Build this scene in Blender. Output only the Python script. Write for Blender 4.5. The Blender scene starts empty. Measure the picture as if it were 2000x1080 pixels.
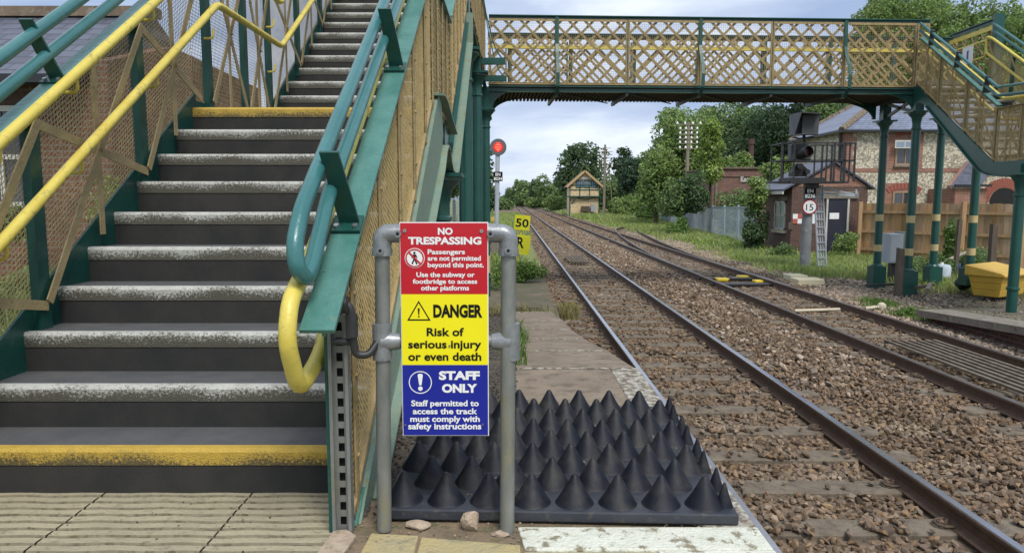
import bpy, math, random
import numpy as np
from mathutils import Vector, Matrix
R = math.radians
random.seed(7); rng = np.random.default_rng(7)
sc = bpy.context.scene
col = sc.collection
# ------------------------------------------------------------------ camera
F = 1390.0; TH = R(6.16); CZ = 1.2
cd = bpy.data.cameras.new('camera'); cam = bpy.data.objects.new('camera', cd); col.objects.link(cam)
cam.location = (0, 0, CZ); cam.rotation_euler = (R(90) - TH, 0, 0)
cd.sensor_width = 36; cd.sensor_fit = 'HORIZONTAL'; cd.lens = F / 2000 * 36
cd.clip_start = 0.05; cd.clip_end = 3000
sc.camera = cam
# ------------------------------------------------------------------ sky and sun
SUN_EL, SUN_AZ = R(55), R(158)      # azimuth clockwise from +Y
w = bpy.data.worlds.new('World'); sc.world = w; w.use_nodes = True
nt = w.node_tree; nt.nodes.clear()
def wn(t, **k):
    n = nt.nodes.new(t)
    for a, b in k.items(): setattr(n, a, b)
    return n
out = wn('ShaderNodeOutputWorld'); bg = wn('ShaderNodeBackground'); bg.inputs['Strength'].default_value = 0.1
sky = wn('ShaderNodeTexSky', sky_type='NISHITA', sun_disc=False, sun_elevation=SUN_EL, sun_rotation=SUN_AZ)
tc = wn('ShaderNodeTexCoord'); mp = wn('ShaderNodeMapping'); mp.inputs['Scale'].default_value = (1.3, 1.3, 6.5)
mp.inputs['Location'].default_value = (0.35, 0.2, 0.4)
n1 = wn('ShaderNodeTexNoise'); n1.inputs['Scale'].default_value = 1.2; n1.inputs['Detail'].default_value = 8; n1.inputs['Roughness'].default_value = .52
n1.inputs['Distortion'].default_value = .25
cr = wn('ShaderNodeValToRGB')
cr.color_ramp.elements[0].position = .40; cr.color_ramp.elements[0].color = (2.6, 3.4, 5.0, 1)
cr.color_ramp.elements[1].position = .58; cr.color_ramp.elements[1].color = (6.3, 6.8, 7.4, 1)
e = cr.color_ramp.elements.new(.49); e.color = (3.9, 4.6, 6.0, 1)
n2 = wn('ShaderNodeTexNoise'); n2.inputs['Scale'].default_value = 1.1; n2.inputs['Detail'].default_value = 6
cr2 = wn('ShaderNodeValToRGB'); cr2.color_ramp.elements[0].position = .2; cr2.color_ramp.elements[0].color = (.72,)*3 + (1,)
cr2.color_ramp.elements[1].position = .42; cr2.color_ramp.elements[1].color = (.96,)*3 + (1,)
mx = wn('ShaderNodeMixRGB')
L = nt.links.new
L(tc.outputs['Generated'], mp.inputs['Vector']); L(mp.outputs[0], n1.inputs['Vector']); L(mp.outputs[0], n2.inputs['Vector'])
L(n1.outputs['Fac'], cr.inputs['Fac']); L(n2.outputs['Fac'], cr2.inputs['Fac'])
L(cr2.outputs[0], mx.inputs['Fac']); L(sky.outputs[0], mx.inputs[1]); L(cr.outputs[0], mx.inputs[2])
L(mx.outputs[0], bg.inputs['Color']); L(bg.outputs[0], out.inputs['Surface'])
sd = bpy.data.lights.new('sun', 'SUN'); sun = bpy.data.objects.new('sun', sd); col.objects.link(sun)
sd.energy = 2.1; sd.angle = R(22); sd.color = (1, .96, .89)
dirv = Vector((math.sin(SUN_AZ) * math.cos(SUN_EL), math.cos(SUN_AZ) * math.cos(SUN_EL), math.sin(SUN_EL)))
sun.rotation_euler = dirv.to_track_quat('Z', 'Y').to_euler()
sc.view_settings.view_transform = 'Standard'; sc.view_settings.look = 'None'
sc.view_settings.exposure = 0.62; sc.view_settings.gamma = 1

# ------------------------------------------------------------------ helpers
def P(px, py, Y):
    a = (px - 1000) / F; b = (540 - py) / F
    k = Y / (math.cos(TH) + b * math.sin(TH))
    return Vector((a * k, Y, CZ + k * (b * math.cos(TH) - math.sin(TH))))
ORG = {}
def tag(o, label=None, cat=None, group=None, kind=None):
    if label: o['label'] = label
    if cat: o['category'] = cat
    if group: o['group'] = group
    if kind: o['kind'] = kind
    return o
def empty(name, loc, label=None, cat=None, group=None):
    o = bpy.data.objects.new(name, None); col.objects.link(o); o.location = loc
    o.empty_display_size = .1
    ORG[o.name] = Vector(loc); return tag(o, label, cat, group)
def link_mesh(name, me, mat, parent, org):
    o = bpy.data.objects.new(name, me); col.objects.link(o)
    if mat: me.materials.append(mat)
    if parent is not None:
        o.parent = parent; ORG[o.name] = ORG[parent.name]
    else:
        o.location = org; ORG[o.name] = Vector(org)
    return o
class MB:
    def __init__(s): s.v = []; s.f = []
    def add(s, vs, fs):
        n = len(s.v); s.v.extend([tuple(p) for p in vs]); s.f.extend([tuple(i + n for i in f) for f in fs]); return s
    def box(s, x0, x1, y0, y1, z0, z1):
        return s.add([(x0,y0,z0),(x1,y0,z0),(x1,y1,z0),(x0,y1,z0),(x0,y0,z1),(x1,y0,z1),(x1,y1,z1),(x0,y1,z1)],
              [(0,3,2,1),(4,5,6,7),(0,1,5,4),(1,2,6,5),(2,3,7,6),(3,0,4,7)])
    def beam(s, a, b, wd, h, up=(0,0,1), cap=True):
        a = Vector(a); b = Vector(b); d = (b - a).normalized(); up = Vector(up)
        sd_ = d.cross(up)
        if sd_.length < 1e-4: sd_ = d.cross(Vector((0,1,0)))
        sd_.normalize(); u = sd_.cross(d).normalized(); sd_ *= wd/2; u *= h/2
        vs = [a-sd_-u, a+sd_-u, a+sd_+u, a-sd_+u, b-sd_-u, b+sd_-u, b+sd_+u, b-sd_+u]
        fs = [(0,1,5,4),(1,2,6,5),(2,3,7,6),(3,0,4,7)]
        if cap: fs += [(3,2,1,0),(4,5,6,7)]
        return s.add(vs, fs)
    def path(s, pts, wd, h, up=(0,0,1)):
        for a, b in zip(pts, pts[1:]): s.beam(a, b, wd, h, up)
        return s
    def tube(s, pts, r, n=10, caps=True):
        pts = [Vector(p) for p in pts]; N = len(pts); rs = r if isinstance(r, (list, tuple)) else [r]*N
        t = [(pts[min(i+1,N-1)] - pts[max(i-1,0)]).normalized() for i in range(N)]
        ref = Vector((0,0,1)) if abs(t[0].z) < .9 else Vector((1,0,0))
        u = t[0].cross(ref).normalized(); vs = []
        for i in range(N):
            u = (u - t[i]*u.dot(t[i])).normalized(); q = t[i].cross(u)
            for k in range(n):
                A = 2*math.pi*k/n; vs.append(pts[i] + (u*math.cos(A) + q*math.sin(A))*rs[i])
        fs = [(i*n+k, i*n+(k+1)%n, (i+1)*n+(k+1)%n, (i+1)*n+k) for i in range(N-1) for k in range(n)]
        if caps: fs += [tuple(range(n-1,-1,-1)), tuple((N-1)*n+k for k in range(n))]
        return s.add(vs, fs)
    def lathe(s, c, prof, n=20, cap=True):
        vs = []; c = Vector(c)
        for r, z in prof:
            for k in range(n):
                A = 2*math.pi*(k+.5)/n; vs.append(c + Vector((r*math.cos(A), r*math.sin(A), z)))
        N = len(prof)
        fs = [(i*n+k, i*n+(k+1)%n, (i+1)*n+(k+1)%n, (i+1)*n+k) for i in range(N-1) for k in range(n)]
        if cap: fs += [tuple(range(n-1,-1,-1)), tuple((N-1)*n+k for k in range(n))]
        return s.add(vs, fs)
    def prism(s, pts, off):        # planar polygon extruded by vector off
        n = len(pts); off = Vector(off); a = [Vector(p) for p in pts]
        vs = a + [p + off for p in a]
        fs = [tuple(range(n))[::-1], tuple(range(n, 2*n))] + [(i, (i+1)%n, (i+1)%n+n, i+n) for i in range(n)]
        return s.add(vs, fs)
    def build(s, name, mat, parent=None, org=(0,0,0), smooth=False, bevel=0, **tg):
        o0 = ORG[parent.name] if parent is not None else Vector(org)
        me = bpy.data.meshes.new(name)
        me.from_pydata([(x-o0.x, y-o0.y, z-o0.z) for x, y, z in s.v], [], s.f)
        me.validate(); me.update()
        import bmesh
        bm = bmesh.new(); bm.from_mesh(me); bmesh.ops.recalc_face_normals(bm, faces=bm.faces); bm.to_mesh(me); bm.free()
        o = link_mesh(name, me, mat, parent, o0)
        if smooth:
            for p in me.polygons: p.use_smooth = True
            me.set_sharp_from_angle(angle=R(38))
        if bevel:
            m = o.modifiers.new('bevel', 'BEVEL'); m.width = bevel; m.segments = 2; m.limit_method = 'ANGLE'; m.angle_limit = R(40)
        if tg: tag(o, **tg)
        return o
def np_mesh(name, V, Fq, mat, parent=None, org=(0,0,0), smooth=False):
    """V (n,3) Fq (m,k)"""
    o0 = ORG[parent.name] if parent is not None else Vector(org)
    V = np.asarray(V, dtype=np.float32) - np.array(o0, dtype=np.float32); Fq = np.asarray(Fq, dtype=np.int32)
    me = bpy.data.meshes.new(name); m, k = Fq.shape
    me.vertices.add(len(V)); me.vertices.foreach_set('co', V.ravel())
    me.loops.add(m*k); me.loops.foreach_set('vertex_index', Fq.ravel())
    me.polygons.add(m); me.polygons.foreach_set('loop_start', np.arange(0, m*k, k, dtype=np.int32))
    me.update(calc_edges=True); me.validate()
    me.polygons.foreach_set('use_smooth', np.full(m, smooth))
    return link_mesh(name, me, mat, parent, o0)
def text_mb(txt, width, height, bold=.0, sx=None):
    """list of verts/faces of a line of writing, fitted in width x height, centred at 0, in XZ plane"""
    cu = bpy.data.curves.new('writing', 'FONT'); cu.body = txt; cu.size = 1; cu.offset = bold; cu.extrude = 0
    cu.resolution_u = 3
    o = bpy.data.objects.new('writing', cu); col.objects.link(o)
    dg = bpy.context.evaluated_depsgraph_get(); me = o.evaluated_get(dg).to_mesh()
    vs = np.array([v.co[:] for v in me.vertices]); fs = [tuple(p.vertices) for p in me.polygons]
    o.to_mesh_clear(); bpy.data.objects.remove(o); bpy.data.curves.remove(cu)
    mn = vs.min(0); mxx = vs.max(0)
    capb = 0 if mn[1] > -.05 else 0.0
    sx_ = width / (mxx[0]-mn[0]); sz_ = height / .73
    cx = (mn[0]+mxx[0])/2
    return [((x-cx)*sx_, 0, (y-.365)*sz_) for x, y, z in vs], fs
class Writing:
    def __init__(s): s.mb = MB()
    def line(s, txt, cx, y, cz, width, height, bold=.0):
        vs, fs = text_mb(txt, width, height, bold)
        s.mb.add([(cx+a, y, cz+c) for a, b, c in vs], fs); return s

# ------------------------------------------------------------------ materials
MATS = {}
def mat(name, c1, c2=None, scale=5., rough=.6, metal=0., bump=0., bscale=40., c3=None, t3=.62, s3=9., w3=.06, spec=.5, island=0., detail=6, emit=None, stretch=(1,1,1), coat=0.):
    m = bpy.data.materials.new(name); m.use_nodes = True; t = m.node_tree; b = t.nodes['Principled BSDF']
    lk = t.links.new; N = t.nodes.new
    tcn = N('ShaderNodeTexCoord'); mpn = N('ShaderNodeMapping'); mpn.inputs['Scale'].default_value = stretch
    geo = N('ShaderNodeNewGeometry')
    lk(geo.outputs['Position'], mpn.inputs['Vector'])
    c2 = c2 or tuple(x*.75 for x in c1)
    nn = N('ShaderNodeTexNoise'); nn.inputs['Scale'].default_value = scale; nn.inputs['Detail'].default_value = detail; nn.inputs['Roughness'].default_value = .62
    lk(mpn.outputs[0], nn.inputs['Vector'])
    r = N('ShaderNodeValToRGB'); r.color_ramp.elements[0].position = .35; r.color_ramp.elements[1].position = .65
    r.color_ramp.elements[0].color = (*c1, 1); r.color_ramp.elements[1].color = (*c2, 1)
    lk(nn.outputs['Fac'], r.inputs['Fac']); last = r.outputs['Color']
    if c3:
        n3 = N('ShaderNodeTexNoise'); n3.inputs['Scale'].default_value = s3; n3.inputs['Detail'].default_value = 8; n3.inputs['Roughness'].default_value = .7
        lk(mpn.outputs[0], n3.inputs['Vector'])
        r3 = N('ShaderNodeValToRGB'); r3.color_ramp.elements[0].position = t3 - w3; r3.color_ramp.elements[1].position = t3 + w3
        r3.color_ramp.elements[0].color = (0,0,0,1); r3.color_ramp.elements[1].color = (1,1,1,1)
        lk(n3.outputs['Fac'], r3.inputs['Fac'])
        x = N('ShaderNodeMixRGB'); lk(r3.outputs[0], x.inputs['Fac']); lk(last, x.inputs[1]); x.inputs[2].default_value = (*c3, 1); last = x.outputs[0]
    if island:
        hs = N('ShaderNodeHueSaturation'); ma = N('ShaderNodeMapRange'); ma.inputs['To Min'].default_value = 1-island; ma.inputs['To Max'].default_value = 1+island
        lk(geo.outputs['Random Per Island'], ma.inputs['Value']); lk(ma.outputs[0], hs.inputs['Value']); lk(last, hs.inputs['Color']); last = hs.outputs[0]
        wnz = N('ShaderNodeTexWhiteNoise'); wnz.noise_dimensions = '1D'; lk(geo.outputs['Random Per Island'], wnz.inputs['W'])
        mb2 = N('ShaderNodeMapRange'); mb2.inputs['To Min'].default_value = .75; mb2.inputs['To Max'].default_value = 1.15
        lk(wnz.outputs['Value'], mb2.inputs['Value']); lk(mb2.outputs[0], hs.inputs['Saturation'])
    lk(last, b.inputs['Base Color'])
    b.inputs['Roughness'].default_value = rough; b.inputs['Metallic'].default_value = metal
    b.inputs['Specular IOR Level'].default_value = spec; b.inputs['Coat Weight'].default_value = coat
    if bump:
        nb = N('ShaderNodeTexNoise'); nb.inputs['Scale'].default_value = bscale; nb.inputs['Detail'].default_value = 5
        lk(mpn.outputs[0], nb.inputs['Vector'])
        bp = N('ShaderNodeBump'); bp.inputs['Strength'].default_value = bump; bp.inputs['Distance'].default_value = .01
        lk(nb.outputs['Fac'], bp.inputs['Height']); lk(bp.outputs[0], b.inputs['Normal'])
    if emit:
        b.inputs['Emission Color'].default_value = (*emit[0], 1); b.inputs['Emission Strength'].default_value = emit[1]
    MATS[name] = m; return m
def leafmat(name, c1, c2, scale=.8, dead=None):
    m = mat(name, c1, c2, scale=scale, rough=.55, island=.38, spec=.3, c3=dead, t3=.66, s3=.9)
    t = m.node_tree; b = t.nodes['Principled BSDF']; o = [n for n in t.nodes if n.type == 'OUTPUT_MATERIAL'][0]
    tr = t.nodes.new('ShaderNodeBsdfTranslucent'); ms = t.nodes.new('ShaderNodeMixShader'); ms.inputs[0].default_value = .3
    src = b.inputs['Base Color'].links[0].from_socket
    t.links.new(src, tr.inputs['Color']); t.links.new(b.outputs[0], ms.inputs[1]); t.links.new(tr.outputs[0], ms.inputs[2]); t.links.new(ms.outputs[0], o.inputs['Surface'])
    return m
def brickmat(name, c1, c2, mortar, bw=.225, bh=.075, ms=.012, rough=.85, bump=.5, slope=False, scale=1., c3=None, offs=.5):
    m = bpy.data.materials.new(name); m.use_nodes = True; t = m.node_tree; b = t.nodes['Principled BSDF']; N = t.nodes.new; lk = t.links.new
    g = N('ShaderNodeNewGeometry'); s = N('ShaderNodeSeparateXYZ'); lk(g.outputs['Position'], s.inputs[0])
    ad = N('ShaderNodeMath'); ad.operation = 'ADD'
    c = N('ShaderNodeCombineXYZ')
    if slope:   # tiles: height along z and y
        lk(s.outputs['X'], c.inputs['X']); lk(s.outputs['Z'], c.inputs['Y'])
    else:
        lk(s.outputs['X'], ad.inputs[0]); lk(s.outputs['Y'], ad.inputs[1]); lk(ad.outputs[0], c.inputs['X']); lk(s.outputs['Z'], c.inputs['Y'])
    br = N('ShaderNodeTexBrick'); lk(c.outputs[0], br.inputs['Vector']); br.inputs['Scale'].default_value = 1
    br.inputs['Brick Width'].default_value = bw*scale; br.inputs['Row Height'].default_value = bh*scale; br.inputs['Mortar Size'].default_value = ms*scale
    br.inputs['Color1'].default_value = (*c1, 1); br.inputs['Color2'].default_value = (*c2, 1); br.inputs['Mortar'].default_value = (*mortar, 1); br.offset = offs
    nz = N('ShaderNodeTexNoise'); nz.inputs['Scale'].default_value = 3; nz.inputs['Detail'].default_value = 8; lk(g.outputs['Position'], nz.inputs['Vector'])
    mr = N('ShaderNodeMapRange'); mr.inputs['To Min'].default_value = .55; mr.inputs['To Max'].default_value = 1.35; lk(nz.outputs['Fac'], mr.inputs['Value'])
    hs = N('ShaderNodeHueSaturation'); lk(br.outputs['Color'], hs.inputs['Color']); lk(mr.outputs[0], hs.inputs['Value']); last = hs.outputs[0]
    if c3:
        n3 = N('ShaderNodeTexNoise'); n3.inputs['Scale'].default_value = 2.2; n3.inputs['Detail'].default_value = 7; lk(g.outputs['Position'], n3.inputs['Vector'])
        r3 = N('ShaderNodeValToRGB'); r3.color_ramp.elements[0].position = .52; r3.color_ramp.elements[1].position = .68
        lk(n3.outputs['Fac'], r3.inputs['Fac']); x = N('ShaderNodeMixRGB'); lk(r3.outputs[0], x.inputs['Fac']); lk(last, x.inputs[1]); x.inputs[2].default_value = (*c3, 1); last = x.outputs[0]
    lk(last, b.inputs['Base Color']); b.inputs['Roughness'].default_value = rough
    bp = N('ShaderNodeBump'); bp.inputs['Strength'].default_value = bump; bp.inputs['Distance'].default_value = .012
    iv = N('ShaderNodeMath'); iv.operation = 'SUBTRACT'; iv.inputs[0].default_value = 1; lk(br.outputs['Fac'], iv.inputs[1]); lk(iv.outputs[0], bp.inputs['Height']); lk(bp.outputs[0], b.inputs['Normal'])
    return m
green = mat('green_paint', (.010,.062,.050), (.014,.078,.062), scale=3, rough=.3, bump=.25, bscale=35, c3=(.03,.10,.07), t3=.66, s3=25)
green_top = mat('lit_weathered_green_paint', (.05,.165,.14), (.085,.22,.19), scale=6, rough=.33, bump=.5, bscale=45, c3=(.16,.22,.15), t3=.68, s3=14)  # lighter version of the green paint: daylight on the tops painted in, plus weathering
green_dull = mat('chalky_green_paint', (.15,.235,.19), (.20,.26,.19), scale=7, rough=.6, bump=.5, bscale=60, c3=(.2,.2,.09), t3=.6, s3=12)
railgreen = mat('glossy_green_handrail', (.03,.135,.135), (.045,.165,.165), scale=4, rough=.3, coat=.15, bump=.22, bscale=35, c3=(.07,.12,.08), t3=.72, s3=18)
yellow = mat('yellow_handrail_paint', (.60,.47,.075), (.68,.56,.11), scale=5, rough=.40, c3=(.30,.25,.09), t3=.62, s3=16, bump=.25, bscale=40)
tan = mat('tan_paint', (.38,.275,.125), (.28,.205,.09), scale=9, rough=.6, bump=.4, bscale=60, c3=(.14,.12,.045), t3=.6, s3=16)
tanr = mat('rust_stained_tan_paint', (.38,.29,.145), (.29,.225,.115), scale=12, rough=.65, bump=.5, bscale=70, c3=(.12,.055,.025), t3=.66, s3=7)
wire = mat('tan_wire', (.50,.37,.155), (.34,.25,.10), scale=20, rough=.45, spec=.6, c3=(.10,.09,.05), t3=.64, s3=18)
lat = mat('lattice_tan_paint', (.39,.295,.135), (.30,.225,.10), scale=3, rough=.6, c3=(.17,.125,.065), t3=.59, s3=7)
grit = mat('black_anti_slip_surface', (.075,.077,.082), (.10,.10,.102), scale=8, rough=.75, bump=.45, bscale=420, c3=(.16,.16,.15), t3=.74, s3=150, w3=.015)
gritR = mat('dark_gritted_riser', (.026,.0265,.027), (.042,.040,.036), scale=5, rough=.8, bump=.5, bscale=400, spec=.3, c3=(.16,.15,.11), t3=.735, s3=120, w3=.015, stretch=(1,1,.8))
def nosemat(name, ca, cb, t):
    m = mat(name, ca, tuple(x*.8 for x in ca), scale=14, rough=.6, bump=.6, bscale=180)
    tt = m.node_tree; b = tt.nodes['Principled BSDF']; N = tt.nodes.new; lk = tt.links.new
    src = b.inputs['Base Color'].links[0].from_socket
    tcn = N('ShaderNodeTexCoord'); sx = N('ShaderNodeSeparateXYZ'); lk(tcn.outputs['Generated'], sx.inputs[0])
    g = N('ShaderNodeNewGeometry'); nz = N('ShaderNodeTexNoise'); nz.inputs['Scale'].default_value = 75; nz.inputs['Detail'].default_value = 10; nz.inputs['Roughness'].default_value = .8
    lk(g.outputs['Position'], nz.inputs['Vector'])
    nl = N('ShaderNodeTexNoise'); nl.inputs['Scale'].default_value = 3.5; lk(g.outputs['Position'], nl.inputs['Vector'])
    a = N('ShaderNodeMath'); a.operation = 'MULTIPLY_ADD'; a.inputs[1].default_value = -.26; lk(sx.outputs['Z'], a.inputs[0]); lk(nz.outputs['Fac'], a.inputs[2])
    a2 = N('ShaderNodeMath'); a2.operation = 'MULTIPLY_ADD'; a2.inputs[1].default_value = .35; lk(nl.outputs['Fac'], a2.inputs[0]); lk(a.outputs[0], a2.inputs[2])
    r = N('ShaderNodeValToRGB'); r.color_ramp.elements[0].position = t; r.color_ramp.elements[1].position = t+.11
    lk(a2.outputs[0], r.inputs['Fac']); x = N('ShaderNodeMixRGB'); lk(r.outputs[0], x.inputs['Fac']); lk(src, x.inputs[1]); x.inputs[2].default_value = (*cb, 1)
    lk(x.outputs[0], b.inputs['Base Color']); return m
nose_w = nosemat('worn_white_nosing', (.52,.52,.48), (.085,.08,.06), .445)
nose_y = nosemat('worn_yellow_nosing', (.54,.36,.055), (.10,.08,.035), .53)
galv = mat('galvanised_steel', (.25,.255,.24), (.17,.18,.165), scale=14, rough=.5, metal=.35, bump=.15, bscale=120, c3=(.24,.23,.16), t3=.6, s3=8, stretch=(1,1,.4))
galvb = mat('galvanised_fitting', (.29,.305,.315), (.21,.22,.23), scale=30, rough=.38, metal=.4, bump=.15, bscale=150)
screw = mat('steel_screw', (.5,.5,.5), (.4,.4,.4), rough=.3, metal=.8)
darkhole = mat('dark_recess', (.01,.01,.01), (.015,.015,.015), rough=.9)
blackp = mat('black_plastic', (.0055,.007,.013), (.010,.012,.020), scale=12, rough=.5, spec=.3, bump=.2, bscale=300, c3=(.045,.042,.036), t3=.60, s3=9, w3=.13)
blackm = mat('black_painted_metal', (.018,.019,.021), (.03,.03,.032), scale=6, rough=.5, bump=.2, bscale=30)
greyhood = mat('dark_grey_metal', (.045,.05,.055), (.065,.07,.075), scale=3, rough=.5)
redp = mat('red_sign_vinyl', (.47,.006,.018), (.49,.008,.02), scale=4, rough=.3, c3=(.36,.01,.02), t3=.78, s3=4)
yelp = mat('yellow_sign_vinyl', (.83,.74,.008), (.85,.76,.01), scale=4, rough=.3, c3=(.7,.62,.03), t3=.76, s3=5)
blup = mat('blue_sign_vinyl', (.010,.018,.26), (.012,.022,.28), scale=4, rough=.3, c3=(.02,.03,.22), t3=.76, s3=5)
whit = mat('white_vinyl', (.80,.80,.80), (.77,.77,.77), rough=.4)
blk = mat('black_vinyl', (.006,.006,.006), (.008,.008,.008), rough=.7, spec=.2)
slab = mat('concrete_paving', (.40,.35,.235), (.31,.275,.19), scale=2.2, rough=.9, bump=.9, bscale=90, c3=(.15,.135,.085), t3=.635, s3=22, w3=.09)
groove = mat('groove_dirt_and_shade', (.165,.145,.095), (.22,.195,.13), scale=14, rough=1, c3=(.10,.085,.05), t3=.56, s3=25)  # dirt colour that also paints in the shade of the grooves
slab2 = mat('mossy_paving_stone', (.42,.34,.16), (.36,.31,.18), scale=7, rough=.9, bump=.9, bscale=70, c3=(.2,.19,.13), t3=.6, s3=12, w3=.08)
conc = mat('stained_concrete', (.27,.215,.16), (.21,.165,.12), scale=2.5, rough=.9, bump=.9, bscale=80, c3=(.09,.07,.05), t3=.6, s3=7, w3=.12)
concr = mat('rough_concrete', (.24,.21,.17), (.18,.16,.13), scale=5, rough=.95, bump=1, bscale=50, c3=(.10,.09,.06), t3=.58, s3=9)
wpaint = mat('worn_white_paint', (.66,.67,.58), (.56,.57,.47), scale=9, rough=.8, bump=.9, bscale=70, c3=(.24,.21,.14), t3=.565, s3=14, w3=.035)
wpaint2 = mat('very_worn_white_paint', (.50,.49,.43), (.30,.27,.21), scale=12, rough=.85, bump=.9, bscale=70, c3=(.15,.12,.09), t3=.50, s3=22, w3=.05)
dirt = mat('dark_soil', (.055,.045,.034), (.10,.085,.06), scale=6, rough=1, bump=1, bscale=60, c3=(.17,.145,.11), t3=.66, s3=30)
sand = mat('sandy_dirt', (.23,.17,.11), (.15,.115,.075), scale=10, rough=1, bump=1, bscale=60, c3=(.08,.09,.035), t3=.6, s3=9)
earth = mat('bare_earth', (.10,.085,.06), (.16,.13,.09), scale=1.2, rough=1, bump=1, bscale=30, c3=(.07,.085,.03), t3=.56, s3=2.5, w3=.12)
field = mat('grassy_ground', (.12,.17,.045), (.18,.20,.07), scale=.5, rough=1, bump=1, bscale=12, c3=(.15,.125,.06), t3=.6, s3=1.1, w3=.12)
bedm = mat('ballast_bed', (.13,.09,.06), (.21,.155,.105), scale=9, rough=1, bump=1, bscale=22, c3=(.05,.035,.025), t3=.55, s3=25, w3=.05)
stone = mat('brown_ballast_stone', (.205,.142,.09), (.14,.095,.06), scale=3, rough=.85, island=.5, c3=(.30,.235,.165), t3=.62, s3=1.3, w3=.08, spec=.3)
stone2 = mat('pinkish_ballast_stone', (.35,.275,.205), (.26,.195,.145), scale=3, rough=.85, island=.45, spec=.3)
sleeper = mat('weathered_sleeper', (.20,.165,.12), (.13,.103,.075), scale=5, rough=.9, bump=.8, bscale=60, c3=(.07,.055,.04), t3=.58, s3=9, w3=.1)
railm = mat('rusty_rail_steel', (.085,.050,.032), (.12,.075,.05), scale=12, rough=.8, bump=.3, bscale=80)
railtop = mat('polished_rail_head', (.50,.51,.55), (.40,.41,.45), scale=2, rough=.22, metal=.85)
railtop2 = mat('dull_rail_head', (.26,.24,.23), (.17,.14,.12), scale=3, rough=.35, metal=.7)
clip = mat('rusty_clip', (.10,.07,.045), (.075,.05,.035), rough=.75, scale=30)
wood = mat('timber_fence_wood', (.42,.27,.14), (.33,.20,.10), scale=2, rough=.75, bump=.3, bscale=30, c3=(.24,.17,.11), t3=.6, s3=3, stretch=(6,6,.6))
oldwood = mat('old_grey_wood', (.13,.10,.075), (.08,.065,.05), scale=5, rough=.9, bump=.5, bscale=30, stretch=(4,4,.6))
polewood = mat('pale_pole_wood', (.26,.22,.17), (.19,.16,.12), scale=2, rough=.9, stretch=(4,4,.5))
cream = mat('cream_painted_boards', (.62,.45,.22), (.55,.40,.20), scale=.8, rough=.6)
creamp = mat('cream_plastic', (.68,.62,.42), (.60,.55,.36), scale=4, rough=.5)
bandm = mat('cream_band_paint', (.52,.42,.20), (.46,.37,.18), scale=8, rough=.5)
whitepaint = mat('white_gloss_paint', (.55,.54,.50), (.45,.44,.40), scale=3, rough=.45)
insul = mat('white_ceramic', (.8,.8,.78), (.7,.7,.68), rough=.25)
doorm = mat('blue_black_door_paint', (.012,.014,.028), (.02,.022,.036), scale=3, rough=.5, bump=.3, bscale=20, stretch=(5,5,.5), c3=(.05,.05,.06), t3=.68, s3=5)
glassd = mat('dark_window_glass', (.03,.035,.04), (.05,.055,.06), scale=1, rough=.06, spec=.9)
glassb = mat('painted_sky_glass', (.22,.28,.36), (.16,.2,.27), scale=1, rough=.06, spec=1)  # pale blue base colour carries a painted sky reflection
palis = mat('blue_grey_palisade', (.34,.41,.45), (.28,.34,.38), scale=1, rough=.5, metal=.2)
yelbin = mat('yellow_plastic', (.62,.40,.06), (.54,.34,.05), scale=3, rough=.5, c3=(.35,.23,.06), t3=.66, s3=5)
cab = mat('grey_cabinet_paint', (.40,.44,.48), (.34,.38,.42), scale=2, rough=.5)
jugm = mat('translucent_plastic', (.55,.62,.68), (.42,.5,.56), scale=6, rough=.3)
bluem = mat('blue_plastic', (.03,.08,.3), (.03,.07,.22), rough=.4)
sigred = mat('red_signal_lens', (.5,.01,.01), (.45,.01,.01), rough=.3, emit=((1,.01,.005), .35))
sigbar = mat('lit_signal_bars', (.9,.1,.05), (.9,.1,.05), rough=.3, emit=((1,.30,.2), 1.0))
gutter = mat('black_gutter', (.015,.015,.017), (.02,.02,.022), rough=.4)
ridgem = mat('lichen_ridge_tile', (.20,.15,.10), (.13,.095,.07), scale=5, rough=.9, bump=.5, bscale=15, c3=(.25,.24,.2), t3=.6, s3=8)
brick = brickmat('red_brick', (.19,.065,.048), (.13,.048,.036), (.20,.16,.13), c3=(.10,.06,.045))
brickh = brickmat('dark_red_brick', (.135,.055,.04), (.085,.037,.03), (.13,.11,.09))
brickb = brickmat('orange_red_brick', (.33,.11,.07), (.25,.085,.055), (.30,.25,.2))
brickold = brickmat('weathered_old_brick', (.26,.10,.07), (.15,.065,.05), (.21,.17,.14), c3=(.17,.13,.11))
slate = brickmat('slate_roof', (.11,.12,.165), (.075,.08,.11), (.03,.03,.035), bw=.3, bh=.115, ms=.008, rough=.45, slope=True)
slatel = brickmat('pale_slate_roof', (.19,.215,.30), (.14,.16,.22), (.05,.055,.07), bw=.32, bh=.12, ms=.010, rough=.4, slope=True)
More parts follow.
